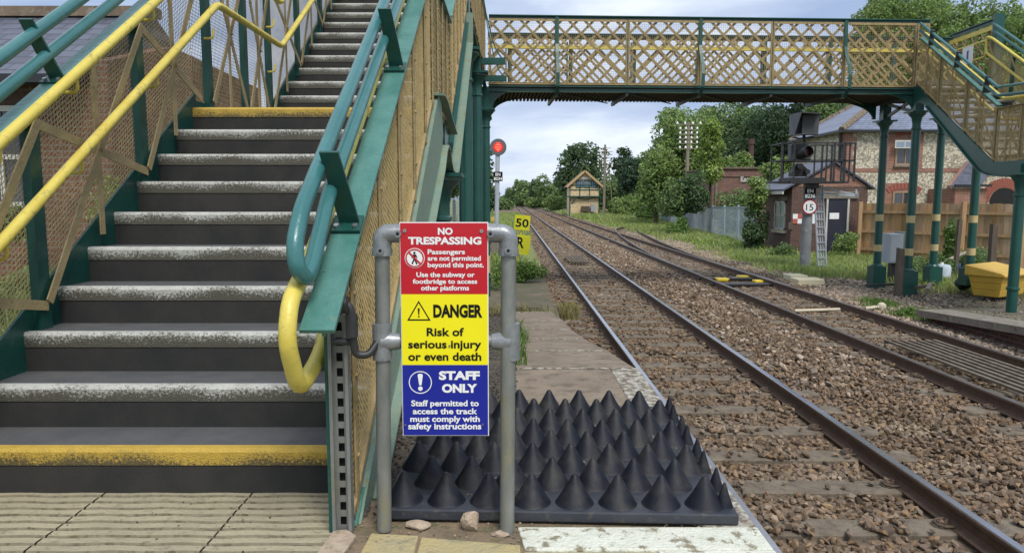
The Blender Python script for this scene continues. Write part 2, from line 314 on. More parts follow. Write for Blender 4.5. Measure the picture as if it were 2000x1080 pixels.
def flintmat():
    m = bpy.data.materials.new('flint_cobble_wall'); m.use_nodes = True; t = m.node_tree; b = t.nodes['Principled BSDF']; N = t.nodes.new; lk = t.links.new
    g = N('ShaderNodeNewGeometry'); v = N('ShaderNodeTexVoronoi'); v.inputs['Scale'].default_value = 10; lk(g.outputs['Position'], v.inputs['Vector'])
    r = N('ShaderNodeValToRGB'); r.color_ramp.elements[0].position = .42; r.color_ramp.elements[1].position = .75
    sp = N('ShaderNodeSeparateColor'); lk(v.outputs['Color'], sp.inputs[0])
    rc = N('ShaderNodeValToRGB'); rc.color_ramp.elements[0].color = (.46,.41,.31,1); rc.color_ramp.elements[1].color = (.66,.61,.49,1)
    e2 = rc.color_ramp.elements.new(.12); e2.color = (.30,.26,.21,1); e3 = rc.color_ramp.elements.new(.2); e3.color = (.5,.43,.31,1)
    lk(sp.outputs[0], rc.inputs['Fac']); lk(v.outputs['Distance'], r.inputs['Fac'])
    x = N('ShaderNodeMixRGB'); lk(r.outputs[0], x.inputs['Fac']); lk(rc.outputs[0], x.inputs[1]); x.inputs[2].default_value = (.26,.225,.17,1)
    lk(x.outputs[0], b.inputs['Base Color']); b.inputs['Roughness'].default_value = .8
    bp = N('ShaderNodeBump'); bp.invert = True; bp.inputs['Strength'].default_value = .4; bp.inputs['Distance'].default_value = .04
    lk(v.outputs['Distance'], bp.inputs['Height']); lk(bp.outputs[0], b.inputs['Normal']); return m
flint = flintmat()
lf_bright = leafmat('bright_green_leaves', (.17,.265,.07), (.25,.345,.10), .7)
lf_ivy = leafmat('yellow_green_ivy', (.20,.30,.06), (.28,.38,.09), .9)
lf_mid = leafmat('mid_green_leaves', (.125,.205,.065), (.19,.275,.095), .5)
lf_dark = leafmat('dark_green_leaves', (.07,.125,.052), (.11,.175,.07), .5)
lf_vdark = leafmat('very_dark_leaves', (.03,.062,.027), (.055,.10,.038), .6)
lf_con = leafmat('blue_green_needles', (.045,.09,.052), (.07,.125,.065), .6)
lf_weed = leafmat('weed_leaves', (.10,.20,.03), (.17,.26,.06), 2)
lf_straw = leafmat('straw_grass', (.36,.30,.13), (.20,.22,.07), 2)
grassm = leafmat('green_grass_blades', (.24,.34,.08), (.38,.42,.15), .5, dead=(.48,.40,.22))
bark = mat('bark', (.075,.06,.045), (.05,.04,.03), scale=6, rough=.95)

# ------------------------------------------------------------------ setting : ground sheets
rz = -.91                                             # rail head height
def sheet(name, x0, x1, y0, y1, z, m, nx=1, ny=1, amp=0, **kw):
    xs = np.linspace(x0, x1, nx+1); ys = np.linspace(y0, y1, ny+1); X, Y = np.meshgrid(xs, ys)
    Z = np.full(X.shape, z, dtype=float)
    if amp: Z += amp*(np.sin(X*2.1+1)*np.cos(Y*1.7)+.6*np.sin(X*5.3+Y*3.1)+.35*np.cos(Y*7.7-X*4))/2
    V = np.stack([X.ravel(), Y.ravel(), Z.ravel()], 1); i = np.arange((nx)*(ny)); r_ = i // nx; c_ = i % nx; a = r_*(nx+1)+c_
    o = np_mesh(name, V, np.stack([a, a+1, a+nx+2, a+nx+1], 1), m, smooth=True, org=(x0, y0, z)); tag(o, kind='structure', **kw); return o
sheet('ground', -900, 900, -60, 2400, -1.2, field)
sheet('ballast_bed', 0.9, 7.75, -1, 125, -1.10, bedm)
sheet('ballast_bed', -2.5, 7.3, 125, 420, -1.10, bedm)
sheet('siding_bed', 7.74, 9.8, 17, 58, -1.105, bedm)
sheet('trackside_earth', 7.6, 24, 4, 26, -1.095, earth, 60, 80, .03)
sheet('trackside_grass', 7.7, 30, 20.5, 110, -1.09, field, 40, 100, .03)
sheet('trackside_soil', -5, .95, 12.5, 30, -1.05, earth, 30, 60, .03)
sheet('trackside_grass', -12, 1.0, 25, 120, -1.03, field, 20, 100, .03)
# far platform ramp (opposite side)
mb = MB()
mb.prism([(7.55,13.15,-.84),(7.55,10.2,-.66),(7.55,5,-.3),(7.55,5,-.42),(7.55,10.2,-.78),(7.55,13.15,-.96)], (.62,0,0))
mb.build('platform_ramp', concr, org=(7.55,9,-.7), kind='structure')
MB().prism([(7.75,13.0,-.97),(7.75,10.2,-.79),(7.75,5,-.43),(7.75,5,-1.2),(7.75,13.0,-1.2)], (.3,0,0)).build('platform_wall', brickh, org=(7.75,9,-.9), kind='structure')
MB().prism([(8.17,14.5,-1.02),(8.17,13.2,-.9),(8.17,10,-.72),(8.17,5,-.34),(8.17,5,-1.2),(8.17,14.5,-1.2)], (12,0,0)).build('platform_ground', earth, org=(9,9,-.9), kind='structure')
# near platform
mb = MB()
# ribbed paving left of the posts
ys = []; y = 1.0
G0 = -.63
prof = []
while y < 2.9:
    prof += [(y, 0), (y+.036, 0), (y+.042, -.007), (y+.053, -.007)]; y += .058
xsj = [-3.2, -2.28, -1.675, -1.07, G0]
for xa, xb in zip(xsj, xsj[1:]):
    n = 12; V = []; Fq = []
    for j, (yy, zz) in enumerate(prof):
        for i in range(n+1):
            x = xa+.004+(xb-xa-.008)*i/n
            V.append((x, yy+.0015*math.sin(x*9+yy*3)+.001*math.sin(x*31), zz + .0015*math.sin(x*23+yy*17)))
    for j in range(len(prof)-1):
        for i in range(n): a = j*(n+1)+i; Fq.append((a, a+1, a+n+2, a+n+1))
    o = np_mesh('paving_slab', np.array(V), np.array(Fq), slab, org=(xa, 1, 0)); tag(o, kind='structure')
    o.data.materials.append(groove); mi = np.zeros(len(Fq), dtype=np.int32)
    jj = np.arange(len(Fq))//n; mi[(jj % 4) >= 1] = 1
    o.data.polygons.foreach_set('material_index', mi)
MB().box(-12, .895, -1, 5.0, -.30, -.008).build('platform', dirt, org=(0,2,0), kind='structure')
MB().box(.70, .90, -1, 4.995, -1.2, -.302).build('platform_wall', brickh, org=(.8,2,-1), kind='structure')
# coping of the platform edge: white painted, grooved near end
def slab_poly(name, pts, z, m, th=.05):
    return MB().prism([(a, b, z-th) for a, b in pts], (0,0,th)).build(name, m, org=(pts[0][0], pts[0][1], z), bevel=.006, kind='structure')
slab_poly('painted_coping', [(.045,2.33),(.90,2.33),(.90,2.50),(.02,2.50)], .008, wpaint)
slab_poly('painted_coping', [(.50,1.2),(.90,1.2),(.90,2.322),(.50,2.322)], .010, wpaint)
y = 2.505
for yb in (3.1, 3.9, 4.6, 5.0):
    slab_poly('edge_coping', [(.70,y),(.90,y),(.90,yb-.01),(.70,yb-.01)], .006, wpaint2); y = yb
slab_poly('paving_stone', [(-.56,1.6),(-.335,1.6),(-.335,2.44),(-.51,2.46)], .004, slab2)
slab_poly('paving_stone', [(-.325,1.6),(.03,1.6),(.03,2.37),(-.325,2.43)], .004, slab2)
slab_poly('paving_stone', [(.04,1.6),(.49,1.6),(.49,2.33),(.04,2.33)], .0, slab2)
sheet('sandy_dirt', -.62, .885, 2.3, 2.75, -.003, sand, 40, 20, .006)
sheet('gravel_strip', -.62, .02, 2.7, 5.3, -.006, dirt, 30, 120, .012)
# ramp down at platform end
ry = [(3.9,0),(5.0,0),(6.3,-.15),(7.7,-.32),(9.2,-.49),(11,-.68),(13,-.86)]
re = [(.69),(.885),(.86),(.80),(.78),(.80),(.74)]
for i in range(len(ry)-1):
    (ya, za), (yb, zb) = ry[i], ry[i+1]
    xa, xb = re[i], re[i+1]
    MB().add([(.02,ya,za),(xa,ya,za),(xb,yb-.012,zb),(.02,yb-.012,zb),(.02,ya,-1.2),(xa,ya,-1.2),(xb,yb-.012,-1.2),(.02,yb-.012,-1.2)],
      [(0,1,2,3),(4,7,6,5),(0,4,5,1),(1,5,6,2),(2,6,7,3),(3,7,4,0)]).build('ramp_slab', conc, org=(.4,ya,za), bevel=.008, kind='structure')
    MB().beam((.05,yb-.02,zb+.004),(xb-.02,yb-.02,zb+.004), .025,.006).build('ramp_joint', wpaint2, org=(.4,yb,zb), kind='structure')
MB().add([(-12,5,-.02),(.01,5,-.02),(.01,13,-.95),(-12,13,-.95),(-12,5,-1.3),(.01,5,-1.3),(.01,13,-1.3),(-12,13,-1.3)],
   [(0,1,2,3),(4,7,6,5),(0,4,5,1),(1,5,6,2),(2,6,7,3),(3,7,4,0)]).build('sloping_soil', dirt, org=(-1,9,-.5), kind='structure')
sheet('garden_ground', -16, -2.6, 2.0, 30, .004, field, 20, 30, .004)

# ------------------------------------------------------------------ rails
def rail(name, pts, head, label, group, cl=True, y_clip=18, side=1):
    """pts: plan polyline; FB rail swept"""
    rt = empty(name, (pts[0][0], pts[0][1], rz), label, 'rail', group)
    prof = [(-.07,-.159),(.07,-.159),(.07,-.147),(.018,-.132),(.010,-.12),(.010,-.045),(.036,-.035),(.036,-.010),(.028,-.002),(-.028,-.002),(-.036,-.010),(-.036,-.035),(-.010,-.045),(-.010,-.12),(-.018,-.132),(-.07,-.147)]
    m = MB(); h = MB(); n = len(prof); vs = []; hv = []
    for i, (x, y) in enumerate(pts):
        a = pts[max(i-1,0)]; b = pts[min(i+1, len(pts)-1)]; d = Vector((b[0]-a[0], b[1]-a[1], 0)).normalized(); nrm = Vector((d.y, -d.x, 0))
        for (q, z) in prof: vs.append(Vector((x, y, rz+z)) + nrm*q)
        for q, z in ((-.031,-.004),(-.027,.0005),(.027,.0005),(.031,-.004)): hv.append(Vector((x, y, rz+z)) + nrm*q)
    fs = [(i*n+k, i*n+(k+1)%n, (i+1)*n+(k+1)%n, (i+1)*n+k) for i in range(len(pts)-1) for k in range(n)] + [tuple(range(n))]
    m.add(vs, fs).build('rail_body', railm, rt)
    h.add(hv, [(i*4+k, i*4+k+1, (i+1)*4+k+1, (i+1)*4+k) for i in range(len(pts)-1) for k in range(3)]).build('rail_head', head, rt)
    if cl:   # spring clips at each sleeper
        proto = None; y = SL0
        while y < y_clip:
            x = np.interp(y, [p[1] for p in pts], [p[0] for p in pts])
            if proto is None:
                c = MB()
                for s in (-1, 1):
                    c.tube([(s*.05,-.05,-.135),(s*.12,-.055,-.130),(s*.155,-.03,-.125),(s*.155,.02,-.125),(s*.12,.05,-.125),(s*.07,.05,-.118),(s*.055,.02,-.120),(s*.09,.0,-.120)], .011, 6)
                    c.box(s*.105-.03, s*.105+.03, -.02, .02, -.158, -.118)
                c.box(-.17, .17, -.07, .07, -.168, -.1585)
                proto = c
            k = MB().add([(x+a, y+b, rz+cz) for a, b, cz in proto.v], proto.f) if not hasattr(rail, 'me') else None
            if k:
                o = k.build('rail_clip', clip, rt); rail.me = o.data; rail.off = (x - ORG[rt.name].x, y - ORG[rt.name].y)
            else:
                o = bpy.data.objects.new('rail_clip', rail.me); col.objects.link(o); o.parent = rt
                o.location = (x - ORG[rt.name].x - rail.off[0], y - ORG[rt.name].y - rail.off[1], 0)
            y += SLS
    return rt
SL0, SLS = 3.35, .70
def cur(Y, x0):
    c = 0 if Y < 120 else -(Y-120)**2/15500.
    return x0 + c
Ys = [-1, 2, 4, 8, 16, 30, 60, 90, 120, 150, 180, 210, 240, 280, 330]
XA1, XA2, XB1, XB2 = 1.60, 3.105, 5.30, 6.82
rail('rail', [(cur(Y, XA1), Y) for Y in Ys], railtop, 'shiny running rail beside the near platform edge, partly hidden by it', 'running rails', y_clip=25)
rail('rail', [(cur(Y, XA2), Y) for Y in Ys], railtop, 'shiny right hand rail of the nearer track, brightest of all rails', 'running rails', y_clip=25)
rail('rail', [(cur(Y, XB1), Y) for Y in Ys], railtop2, 'rusty sided left rail of the far track, next to the wide strip of ballast', 'running rails', y_clip=25)
rail('rail', [(cur(Y, XB2), Y) for Y in Ys], railtop2, 'rusty rail of the far track nearest to the opposite platform', 'running rails', y_clip=22)
def sid(Y):
    t = min(max((Y-24)/29, 0), 1); return 2.2*t**1.5 + (0 if Y < 50 else (Y-50)**2*.035)
sY = [17.5, 20, 22, 24.5, 27, 31, 36, 42, 48, 52, 55, 57]
rail('siding_rail', [(XB1+.05+sid(Y), Y) for Y in sY[1:]], railtop2, 'left rail of the siding that branches off the far track', 'siding rails', cl=False)
rail('siding_rail', [(XB2+.09+sid(Y), Y) for Y in sY], railtop2, 'right rail of the siding, outermost, bending away into the grass', 'siding rails', cl=False)
# sleepers (a track's sleepers are individuals)
sl_me = None
def sleeper_at(x, y, wdt, ln, label, grp, zt=-1.068):
    global sl_me
    if sl_me is None:
        o = MB().box(-1.25, 1.25, -.125, .125, -.12, 0).build('sleeper', sleeper, org=(0,0,0), bevel=.012); sl_me = o
    else:
        o = bpy.data.objects.new('sleeper', sl_me.data); col.objects.link(o)
        md = o.modifiers.new('bevel', 'BEVEL'); md.width = .012; md.segments = 1
    o.location = (x, y, zt); o.scale = (ln/2.5, wdt/.25, 1); o.rotation_euler = (0, 0, random.uniform(-.012,.012))
    tag(o, label, 'sleeper', grp)
y = SL0
while y < 60:
    sleeper_at((XA1+XA2)/2, y, .25, 2.5, 'worn grey brown sleeper bedded in ballast under the nearer track', 'sleepers of the nearer track', -1.062)
    sleeper_at((XB1+XB2)/2+sid(y)*.5*(y>17 and y<46), y, .25, 2.5 + (min(sid(y),1.9) if 17<y<46 else 0), 'worn grey brown sleeper bedded in ballast under the far track', 'sleepers of the far track', -1.062)
    if y > 46 and y < 56: sleeper_at((XB1+XB2)/2+.07+sid(y), y+.02, .25, 2.4, 'worn sleeper bedded in pale ballast under the siding', 'sleepers of the siding', -1.07)
    y += SLS

# ------------------------------------------------------------------ ballast stones (stuff)
ico_v = np.array([(0,1,1.618),(0,-1,1.618),(0,1,-1.618),(0,-1,-1.618),(1,1.618,0),(-1,1.618,0),(1,-1.618,0),(-1,-1.618,0),(1.618,0,1),(-1.618,0,1),(1.618,0,-1),(-1.618,0,-1)])/1.9
ico_f = np.array([(0,1,8),(0,8,4),(0,4,5),(0,5,9),(0,9,1),(1,9,7),(1,7,6),(1,6,8),(8,6,10),(8,10,4),(4,10,2),(4,2,5),(5,2,11),(5,11,9),(9,11,7),(7,11,3),(7,3,6),(6,3,10),(10,3,2),(2,3,11)])
def stones(name, pos, size, m, **tg):
    n = len(pos); base = rng.normal(0, .16, (8, 12, 3)) + ico_v[None]
    v = base[rng.integers(0, 8, n)]
    sc_ = size[:, None] * np.stack([rng.uniform(.75, 1.3, n), rng.uniform(.55, .95, n), rng.uniform(.4, .75, n)], 1)
    v = v * sc_[:, None, :]
    q = rng.normal(size=(n, 4)); q[:, 1:3] *= .35; q /= np.linalg.norm(q, axis=1)[:, None]; a, b, c, d = q.T
    Rm = np.stack([np.stack([a*a+b*b-c*c-d*d, 2*(b*c-a*d), 2*(b*d+a*c)], 1), np.stack([2*(b*c+a*d), a*a-b*b+c*c-d*d, 2*(c*d-a*b)], 1), np.stack([2*(b*d-a*c), 2*(c*d+a*b), a*a-b*b-c*c+d*d], 1)], 1)
    v = np.einsum('nij,nkj->nki', Rm, v) + pos[:, None, :]
    f = (ico_f[None] + (np.arange(n)*12)[:, None, None]).reshape(-1, 3)
    o = np_mesh(name, v.reshape(-1, 3), f, m, org=(pos[0][0], pos[0][1], pos[0][2])); tag(o, kind='stuff', **tg); return o
def scatter(x0, x1, y0, y1, dens):
    n = int((x1-x0)*(y1-y0)*dens); return rng.uniform(x0, x1, n), rng.uniform(y0, y1, n)
def ballast_field(y0, y1, dens, s0, s1):
    x, y = scatter(.72, 7.95, y0, y1, dens)
    if y0 < 6:
        m_ = (x > .93) | (y > 5.3); x, y = x[m_], y[m_]
        m_ = ~((x < .86) & (y < 13)); x, y = x[m_], y[m_]
    z = rng.uniform(-1.115, -1.055, len(x))
    # higher in the middle of the six foot and the near cess
    z += .05*np.exp(-((x-4.2)/.45)**2) + .03*np.exp(-((x-1.05)/.2)**2) - .02
    ph = np.abs(((y - SL0 + SLS/2) % SLS) - SLS/2)
    for cx in ((XA1+XA2)/2, (XB1+XB2)/2):
        on = (ph < .135) & (np.abs(x-cx) < 1.27)
        cover = (np.sin(x*3.1+np.floor(y/SLS)*2.3)+np.sin(x*7+y*1.7)) > np.where(y < 11, .6, 1.5)
        keep = ~on | (rng.uniform(size=len(x)) < np.where(cover, .6, .05)); x, y, z, ph = x[keep], y[keep], z[keep], ph[keep]
        on2 = (ph < .135) & (np.abs(x-cx) < 1.27)
        z = np.where(on2, -1.04, z)
    for rx in (XA1, XA2, XB1, XB2):
        k = np.abs(x-rx) > .085; x, y, z, ph = x[k], y[k], z[k], ph[k]
    return np.stack([x, y, z], 1), rng.uniform(s0, s1, len(x))
p1, q1 = ballast_field(2.2, 14, 780, .020, .039)
p2, q2 = ballast_field(14, 30, 330, .03, .05)
p3, q3 = ballast_field(30, 70, 85, .045, .075)
p4, q4 = ballast_field(70, 125, 34, .07, .11); p3 = np.concatenate([p3, p4]); q3 = np.concatenate([q3, q4])
stones('ballast', np.concatenate([p1, p2, p3]), np.concatenate([q1, q2, q3]), stone, label='brown angular ballast stones filling the track bed', cat='ballast')
x, y = scatter(7.6, 9.9, 15, 50, 110); k = (np.abs(x-7.3) > .01)
x2, y2 = scatter(7.0, 9.0, 8, 18, 220); z2 = -1.07 + 0*x2
x3, y3 = scatter(3.4, 5.0, 8, 60, 22)
px_ = np.concatenate([x, x2, x3]); py_ = np.concatenate([y, y2, y3]); pz_ = np.concatenate([np.full(len(x), -1.085), z2, np.full(len(x3), -1.035)])
stones('pale_gravel', np.stack([px_, py_, pz_ + rng.uniform(-.02,.01,len(px_))], 1), rng.uniform(.028,.055,len(px_)), stone2, label='paler pinkish gravel along the far track and siding', cat='gravel')
x, y = scatter(-.62, .03, 2.6, 5.6, 900); z = np.where(y < 5, 0, -(y-5)*.116)
k = ~((x > -.48) & (y < 4.0)); x, y, z = x[k], y[k], z[k]
xx, yy = scatter(-2.4, .02, 5.6, 13, 260); zz = -.02-(yy-5)*.116
x = np.concatenate([x, xx]); y = np.concatenate([y, yy]); z = np.concatenate([z, zz])
stones('grit', np.stack([x, y, z], 1), rng.uniform(.006,.018,len(x)), mat('dark_grit', (.09,.075,.06), (.05,.045,.04), scale=8, rough=.95, island=.6), label='dark loose grit beside the concrete ramp', cat='gravel')
x, y = scatter(8.3, 16, 8, 20, 60); z = np.interp(y, [5,10,13.2,14.5,20], [-.34,-.72,-.9,-1.05,-1.08])
stones('rubble', np.stack([x, y, z], 1), rng.uniform(.012,.04,len(x)), mat('grey_rubble', (.20,.17,.13), (.10,.085,.065), scale=1, rough=.95, island=.6), label='scattered grey rubble around the far bridge columns', cat='rubble')
x, y = scatter(-.62, .9, 2.38, 2.62, 500)
stones('crumbs', np.stack([x, y, np.full(len(x), .002)], 1), rng.uniform(.003,.009,len(x)), mat('crumbled_mortar', (.30,.23,.15), (.17,.13,.09), scale=8, rough=.95, island=.5), label='crumbs of mortar and dirt in front of the spiked mat', cat='crumbs')
x, y = scatter(-.42, .8, 2.6, 3.85, 130)
stones('mat_grit', np.stack([x, y, np.full(len(x), .053)], 1), rng.uniform(.002,.006,len(x)), MATS['crumbled_mortar'], label='grit and crumbs lying between the black cones', cat='grit')
x, y = scatter(-2.6, -.64, 2.0, 2.81, 45)
stones('specks', np.stack([x, y, np.full(len(x), .001)], 1), rng.uniform(.002,.0055,len(x)), mat('dark_specks', (.05,.04,.03), (.03,.025,.02), scale=8, rough=.95, island=.5), label='dark specks and grit lying on the ribbed paving', cat='specks')

# ------------------------------------------------------------------ vegetation
def leaves_on(blobs, n, s, up=.3):
    bl = np.array(blobs); wgt = (bl[:,3]*bl[:,4]*bl[:,5])**(2/3.); wgt /= wgt.sum(); k = rng.choice(len(bl), n, p=wgt)
    d = rng.normal(size=(n,3)); d /= np.linalg.norm(d, axis=1)[:,None]
    rr = rng.uniform(.62, 1.08, n)**.8
    c = bl[k,:3] + d*bl[k,3:6]*rr[:,None]
    nr = d*.7 + rng.normal(size=(n,3))*.6 + np.array([0,0,up]); nr /= np.linalg.norm(nr, axis=1)[:,None]
    t = np.cross(nr, rng.normal(size=(n,3))); t /= np.linalg.norm(t, axis=1)[:,None]; b = np.cross(nr, t)
    ss = s*rng.uniform(.6, 1.3, n)[:,None]
    tip = nr*ss*.25
    V = np.stack([c - t*ss*.75, c - b*ss*.42 + tip, c + t*ss*.75, c + b*ss*.42 + tip], 1).reshape(-1,3)
    return V, np.arange(n*4).reshape(-1,4)
def crown_blobs(c, r, m, br, flat=1., shell=.55):
    out_ = []
    for i in range(m):
        while True:
            d = np.array([random.gauss(0,1) for _ in range(3)]); d /= np.linalg.norm(d)
            if d[2] > -.75: break
        q = random.uniform(shell, 1-br*.6); k = br*random.uniform(.65, 1.35)
        p = np.array(c) + d*np.array(r)*q
        mr = (r[0]+r[1]+r[2])/3
        out_.append((p[0], p[1], p[2], mr*k, mr*k, mr*k*flat))
    return out_
def tree(px, ytop, ybot, hw, Y, m, label, group=None, leaf=None, cat='tree', name='tree', ground=-1.2, m_b=26, br=.33, n=None, dens=3.6, flat=.85, trunk=True, shape=None, depth=None, shell=.5):
    c = P(px, (ytop+ybot)/2, Y); h = (P(px, ytop, Y).z - P(px, ybot, Y).z)/2; rx = hw*Y/F
    ryy = depth or min(rx, h*1.6); s = (leaf or max(.05, .0042*Y))*.8
    n = n or int(min(80000, max(900, dens*1.5*math.pi*rx*h*2.2/(s*s))))
    t = empty(name, (c.x, Y, ground), label, cat, group)
    bl = crown_blobs((c.x, Y, c.z), (rx, ryy, h), m_b, br, flat, shell) if shape is None else shape(c, rx, ryy, h)
    if shape is None: bl = bl + [(c.x, Y, c.z-h*.08, rx*.66, ryy*.66, h*.68)] + [(c.x+u*rx*.4, Y+v*ryy*.4, c.z-h*.35, rx*.5, ryy*.5, h*.5) for u, v in ((-1,0),(1,0),(0,-1),(0,1))]
    V, Fq = leaves_on(bl, n, s); np_mesh('crown', V, Fq, m, t)
    if trunk:
        tb = MB(); tr = max(.05, h*.045)
        tb.tube([(c.x, Y, ground), (c.x+tr*.5, Y, ground+(c.z-ground)*.5), (c.x-tr*.3, Y, c.z+h*.35)], [tr*1.35, tr, tr*.35], 8)
        for b in bl[:12]:
            z0 = max(ground+.3, c.z-h*.7+random.random()*h*.6)
            tb.tube([(c.x, Y, z0), ((c.x*.5+b[0]*.5), (Y+b[1])/2, (z0+b[2])/2+h*.05), (b[0], b[1], b[2])], [tr*.5, tr*.3, tr*.1], 6)
        tb.build('trunk', bark, t, smooth=True)
    return t
G1 = 'trees beyond the tracks'
tree(1136,266,400,54,132,lf_dark,'broad dark tree standing tall behind the small cream signal cabin',G1,m_b=30,br=.3)
tree(1217,274,400,26,120,lf_vdark,'thin airy dark treetop right of the wiry telegraph pole by the signal cabin',G1,m_b=16,br=.32,dens=2.2)
tree(1245,283,410,42,100,lf_con,'bluish dark conifer with layered boughs left of the big bright green tree',G1,m_b=34,br=.3,flat=.35)
tree(1195,345,415,52,108,lf_mid,'rounded green bush just behind and right of the cream signal cabin',G1,m_b=18,trunk=False)
tree(1330,196,420,78,66,lf_bright,'tall bright green tree left of centre of the telegraph pole with white insulators',G1,m_b=44,br=.27)
tree(1282,285,425,44,62,lf_bright,'mid green small tree at the left foot of the bright green tree',G1,m_b=16)
tree(1410,186,400,90,78,lf_mid,'tall loose green tree rising behind the ivy covered stump',G1,m_b=36,br=.26,dens=2.8)
tree(1490,178,400,78,72,lf_dark,'dark green tree behind the rusty chimney pipe',G1,m_b=30)
tree(1560,168,400,100,62,lf_vdark,'very dark dense tree directly behind the hooded signal head',G1,m_b=44,br=.26)
tree(1650,165,320,100,68,lf_dark,'dark green tree showing between the hooded signal and the flint house roof',G1,m_b=30)
tree(1620,196,250,60,52,lf_mid,'green treetop hanging just under the bridge deck above the house roof',G1,m_b=24)
def ivycol(c, rx, ry, h):
    return [(c.x+random.uniform(-.5,.5)*rx*(1-.35*abs(u)), c.y+random.uniform(-.4,.4)*rx, c.z+u*h, rx*.5, rx*.5, rx*.4) for u in np.linspace(-1,.9,26)]
tree(1388,236,350,32,47,lf_ivy,'ivy covered column shaped stump right of the white insulator pole',None,shape=ivycol,name='ivy_covered_tree')
tree(1352,322,425,36,46,lf_dark,'dark ivy mass swallowing the left end of the ruined brick building',None,m_b=16,trunk=False,name='ivy_bush',cat='bush')
tree(1318,345,430,36,46,lf_mid,'mid green bush behind the left end of the mesh fence',None,m_b=16,trunk=False,name='bush',cat='bush')
tree(1435,296,345,42,52,lf_bright,'pale green bush growing over the roof of the ruined brick building',None,m_b=16,trunk=False,name='bush',cat='bush')
tree(1525,292,390,36,46,lf_bright,'bright yellow green bush left of the signal cage and above the hut roof',None,m_b=18,trunk=False,name='bush',cat='bush')
tree(1440,362,460,40,44,lf_mid,'grey green bush behind the fence in front of the ruined building',None,m_b=18,trunk=False,name='bush',cat='bush')
tree(1478,335,420,22,30.5,lf_bright,'pale ivy climbing over the left end of the brick hut',None,m_b=18,trunk=False,name='ivy_bush',cat='bush')
tree(1472,385,500,24,30.5,lf_dark,'dark glossy ivy bush at the left foot of the brick hut',None,m_b=18,trunk=False,name='ivy_bush',cat='bush')
tree(1300,248,420,52,82,lf_mid,'green tree rising behind the far end of the mesh fence',G1,m_b=30)
tree(1372,208,420,62,88,lf_dark,'darker tree filling the gap behind the white insulator pole',G1,m_b=34)
tree(1455,190,400,64,90,lf_mid,'green tree behind the gap above the ruined brick building',G1,m_b=34)
# big tree over the house
tree(1770,-40,240,115,56,lf_bright,'large leafy tree above the right end of the bridge span',None,m_b=60,br=.22,leaf=.2,dens=4.5)
tree(1915,-6,240,120,52,lf_bright,'large leafy tree behind the top of the far staircase',None,m_b=60,br=.2,leaf=.19,dens=4.5)
tree(2060,30,260,60,50,lf_bright,'bright green tree at the right edge beyond the far handrails',None,m_b=30,br=.25,leaf=.19)
# far hedges left of the line
gh = 'hedge bushes along the embankment'
for i, (px, yt, yb, hw, Y, mm) in enumerate([(1100,350,412,30,150,lf_mid),(1072,338,405,28,175,lf_mid),(1050,348,404,24,190,lf_dark),(1028,350,402,26,215,lf_mid),(1012,349,400,18,240,lf_mid),(995,366,402,16,262,lf_dark),(1085,375,415,26,140,lf_bright),(1050,380,408,24,180,lf_bright),(1022,384,404,20,220,lf_mid)]):
    tree(px,yt,yb,hw,Y,mm,['rounded bush on the embankment just left of the signal cabin','taller mid green bush half way along the embankment hedge','dark bush in the middle of the embankment hedge','green bush where the embankment hedge gets lower','far bush near the vanishing point of the rails','darkest far bush right above where the rails meet','bright low bush in front of the cabin end of the hedge','bright low scrub below the middle of the hedge','low scrub nearest the vanishing point of the rails'][i],gh,trunk=False,name='bush',cat='bush',m_b=12,leaf=.0036*Y,dens=3)
lt = 'trees left of the line'
tree(940,350,420,36,90,lf_dark,'dark tree visible behind the red signal between the bridge columns',lt,m_b=22)
tree(885,270,400,34,42,lf_dark,'dark green tree seen between the stair stringer and the tall columns',lt,m_b=24)
tree(935,262,400,26,55,lf_dark,'narrow dark tree behind the tall pair of green columns',lt,m_b=20)
tree(982,385,415,22,160,lf_mid,'small far bush on the left verge below the red signal plate',lt,m_b=10,trunk=False)
tree(830,330,430,40,36,lf_mid,'mid green bush glimpsed behind the mesh of the near staircase',lt,m_b=18)
# weeds near ramp
def weed(x, y, z, r, h, n, s, m, label, name='weed'):
    n_ = 14; bl = [(x+random.gauss(0,.5)*r, y+random.gauss(0,.5)*r, z+h*random.uniform(.2,.85), r*.4, r*.4, h*.28) for _ in range(n_)]
    V, Fq = leaves_on(bl, n, s); o = np_mesh(name, V, Fq, m, org=(x,y,z)); tag(o, label, 'plant'); return o
def at(px, py, z):
    b = (540-py)/F; t = math.cos(TH)+b*math.sin(TH); zz = b*math.cos(TH)-math.sin(TH); Y = (z-CZ)/zz*t; return Vector(((px-1000)/F*Y/t, Y, z))
p = at(1030, 552, -1.05); weed(p.x,p.y,p.z,.42,.55,2400,.045,lf_weed,'leafy green weed clump in front of the yellow speed boards','weed')
p = at(975, 560, -1.0); weed(p.x,p.y,p.z,.3,.7,1200,.045,lf_weed,'leafy weeds between the sign frame post and the first column','weed')
def grass_tuft(name, pts, n, h, wd, m, label, cat='grass', kind=None, lean=.35):
    k = rng.integers(0, len(pts), n); b = np.array(pts)[k]
    rad = b[:,3]*np.sqrt(rng.uniform(size=n)); a = rng.uniform(0, 2*np.pi, n)
    c = b[:,:3] + np.stack([rad*np.cos(a), rad*np.sin(a), 0*a], 1)
    hh = h*rng.uniform(.35, 1.2, n); dr = rng.normal(size=(n,2))*lean*hh[:,None]
    sd_ = rng.normal(size=(n,3)); sd_[:,2] = 0; sd_ /= np.linalg.norm(sd_, axis=1)[:,None]; sd_ *= wd/2
    mid = c + np.stack([dr[:,0]*.3, dr[:,1]*.3, hh*.6], 1); tip = c + np.stack([dr[:,0], dr[:,1], hh*.95], 1)
    V = np.stack([c-sd_, c+sd_, mid+sd_*.8, tip, mid-sd_*.8], 1).reshape(-1,3)
    o = np_mesh(name, V, np.arange(n*5).reshape(-1,5), m, org=tuple(b[0,:3])); tag(o, label, cat, kind=kind); return o
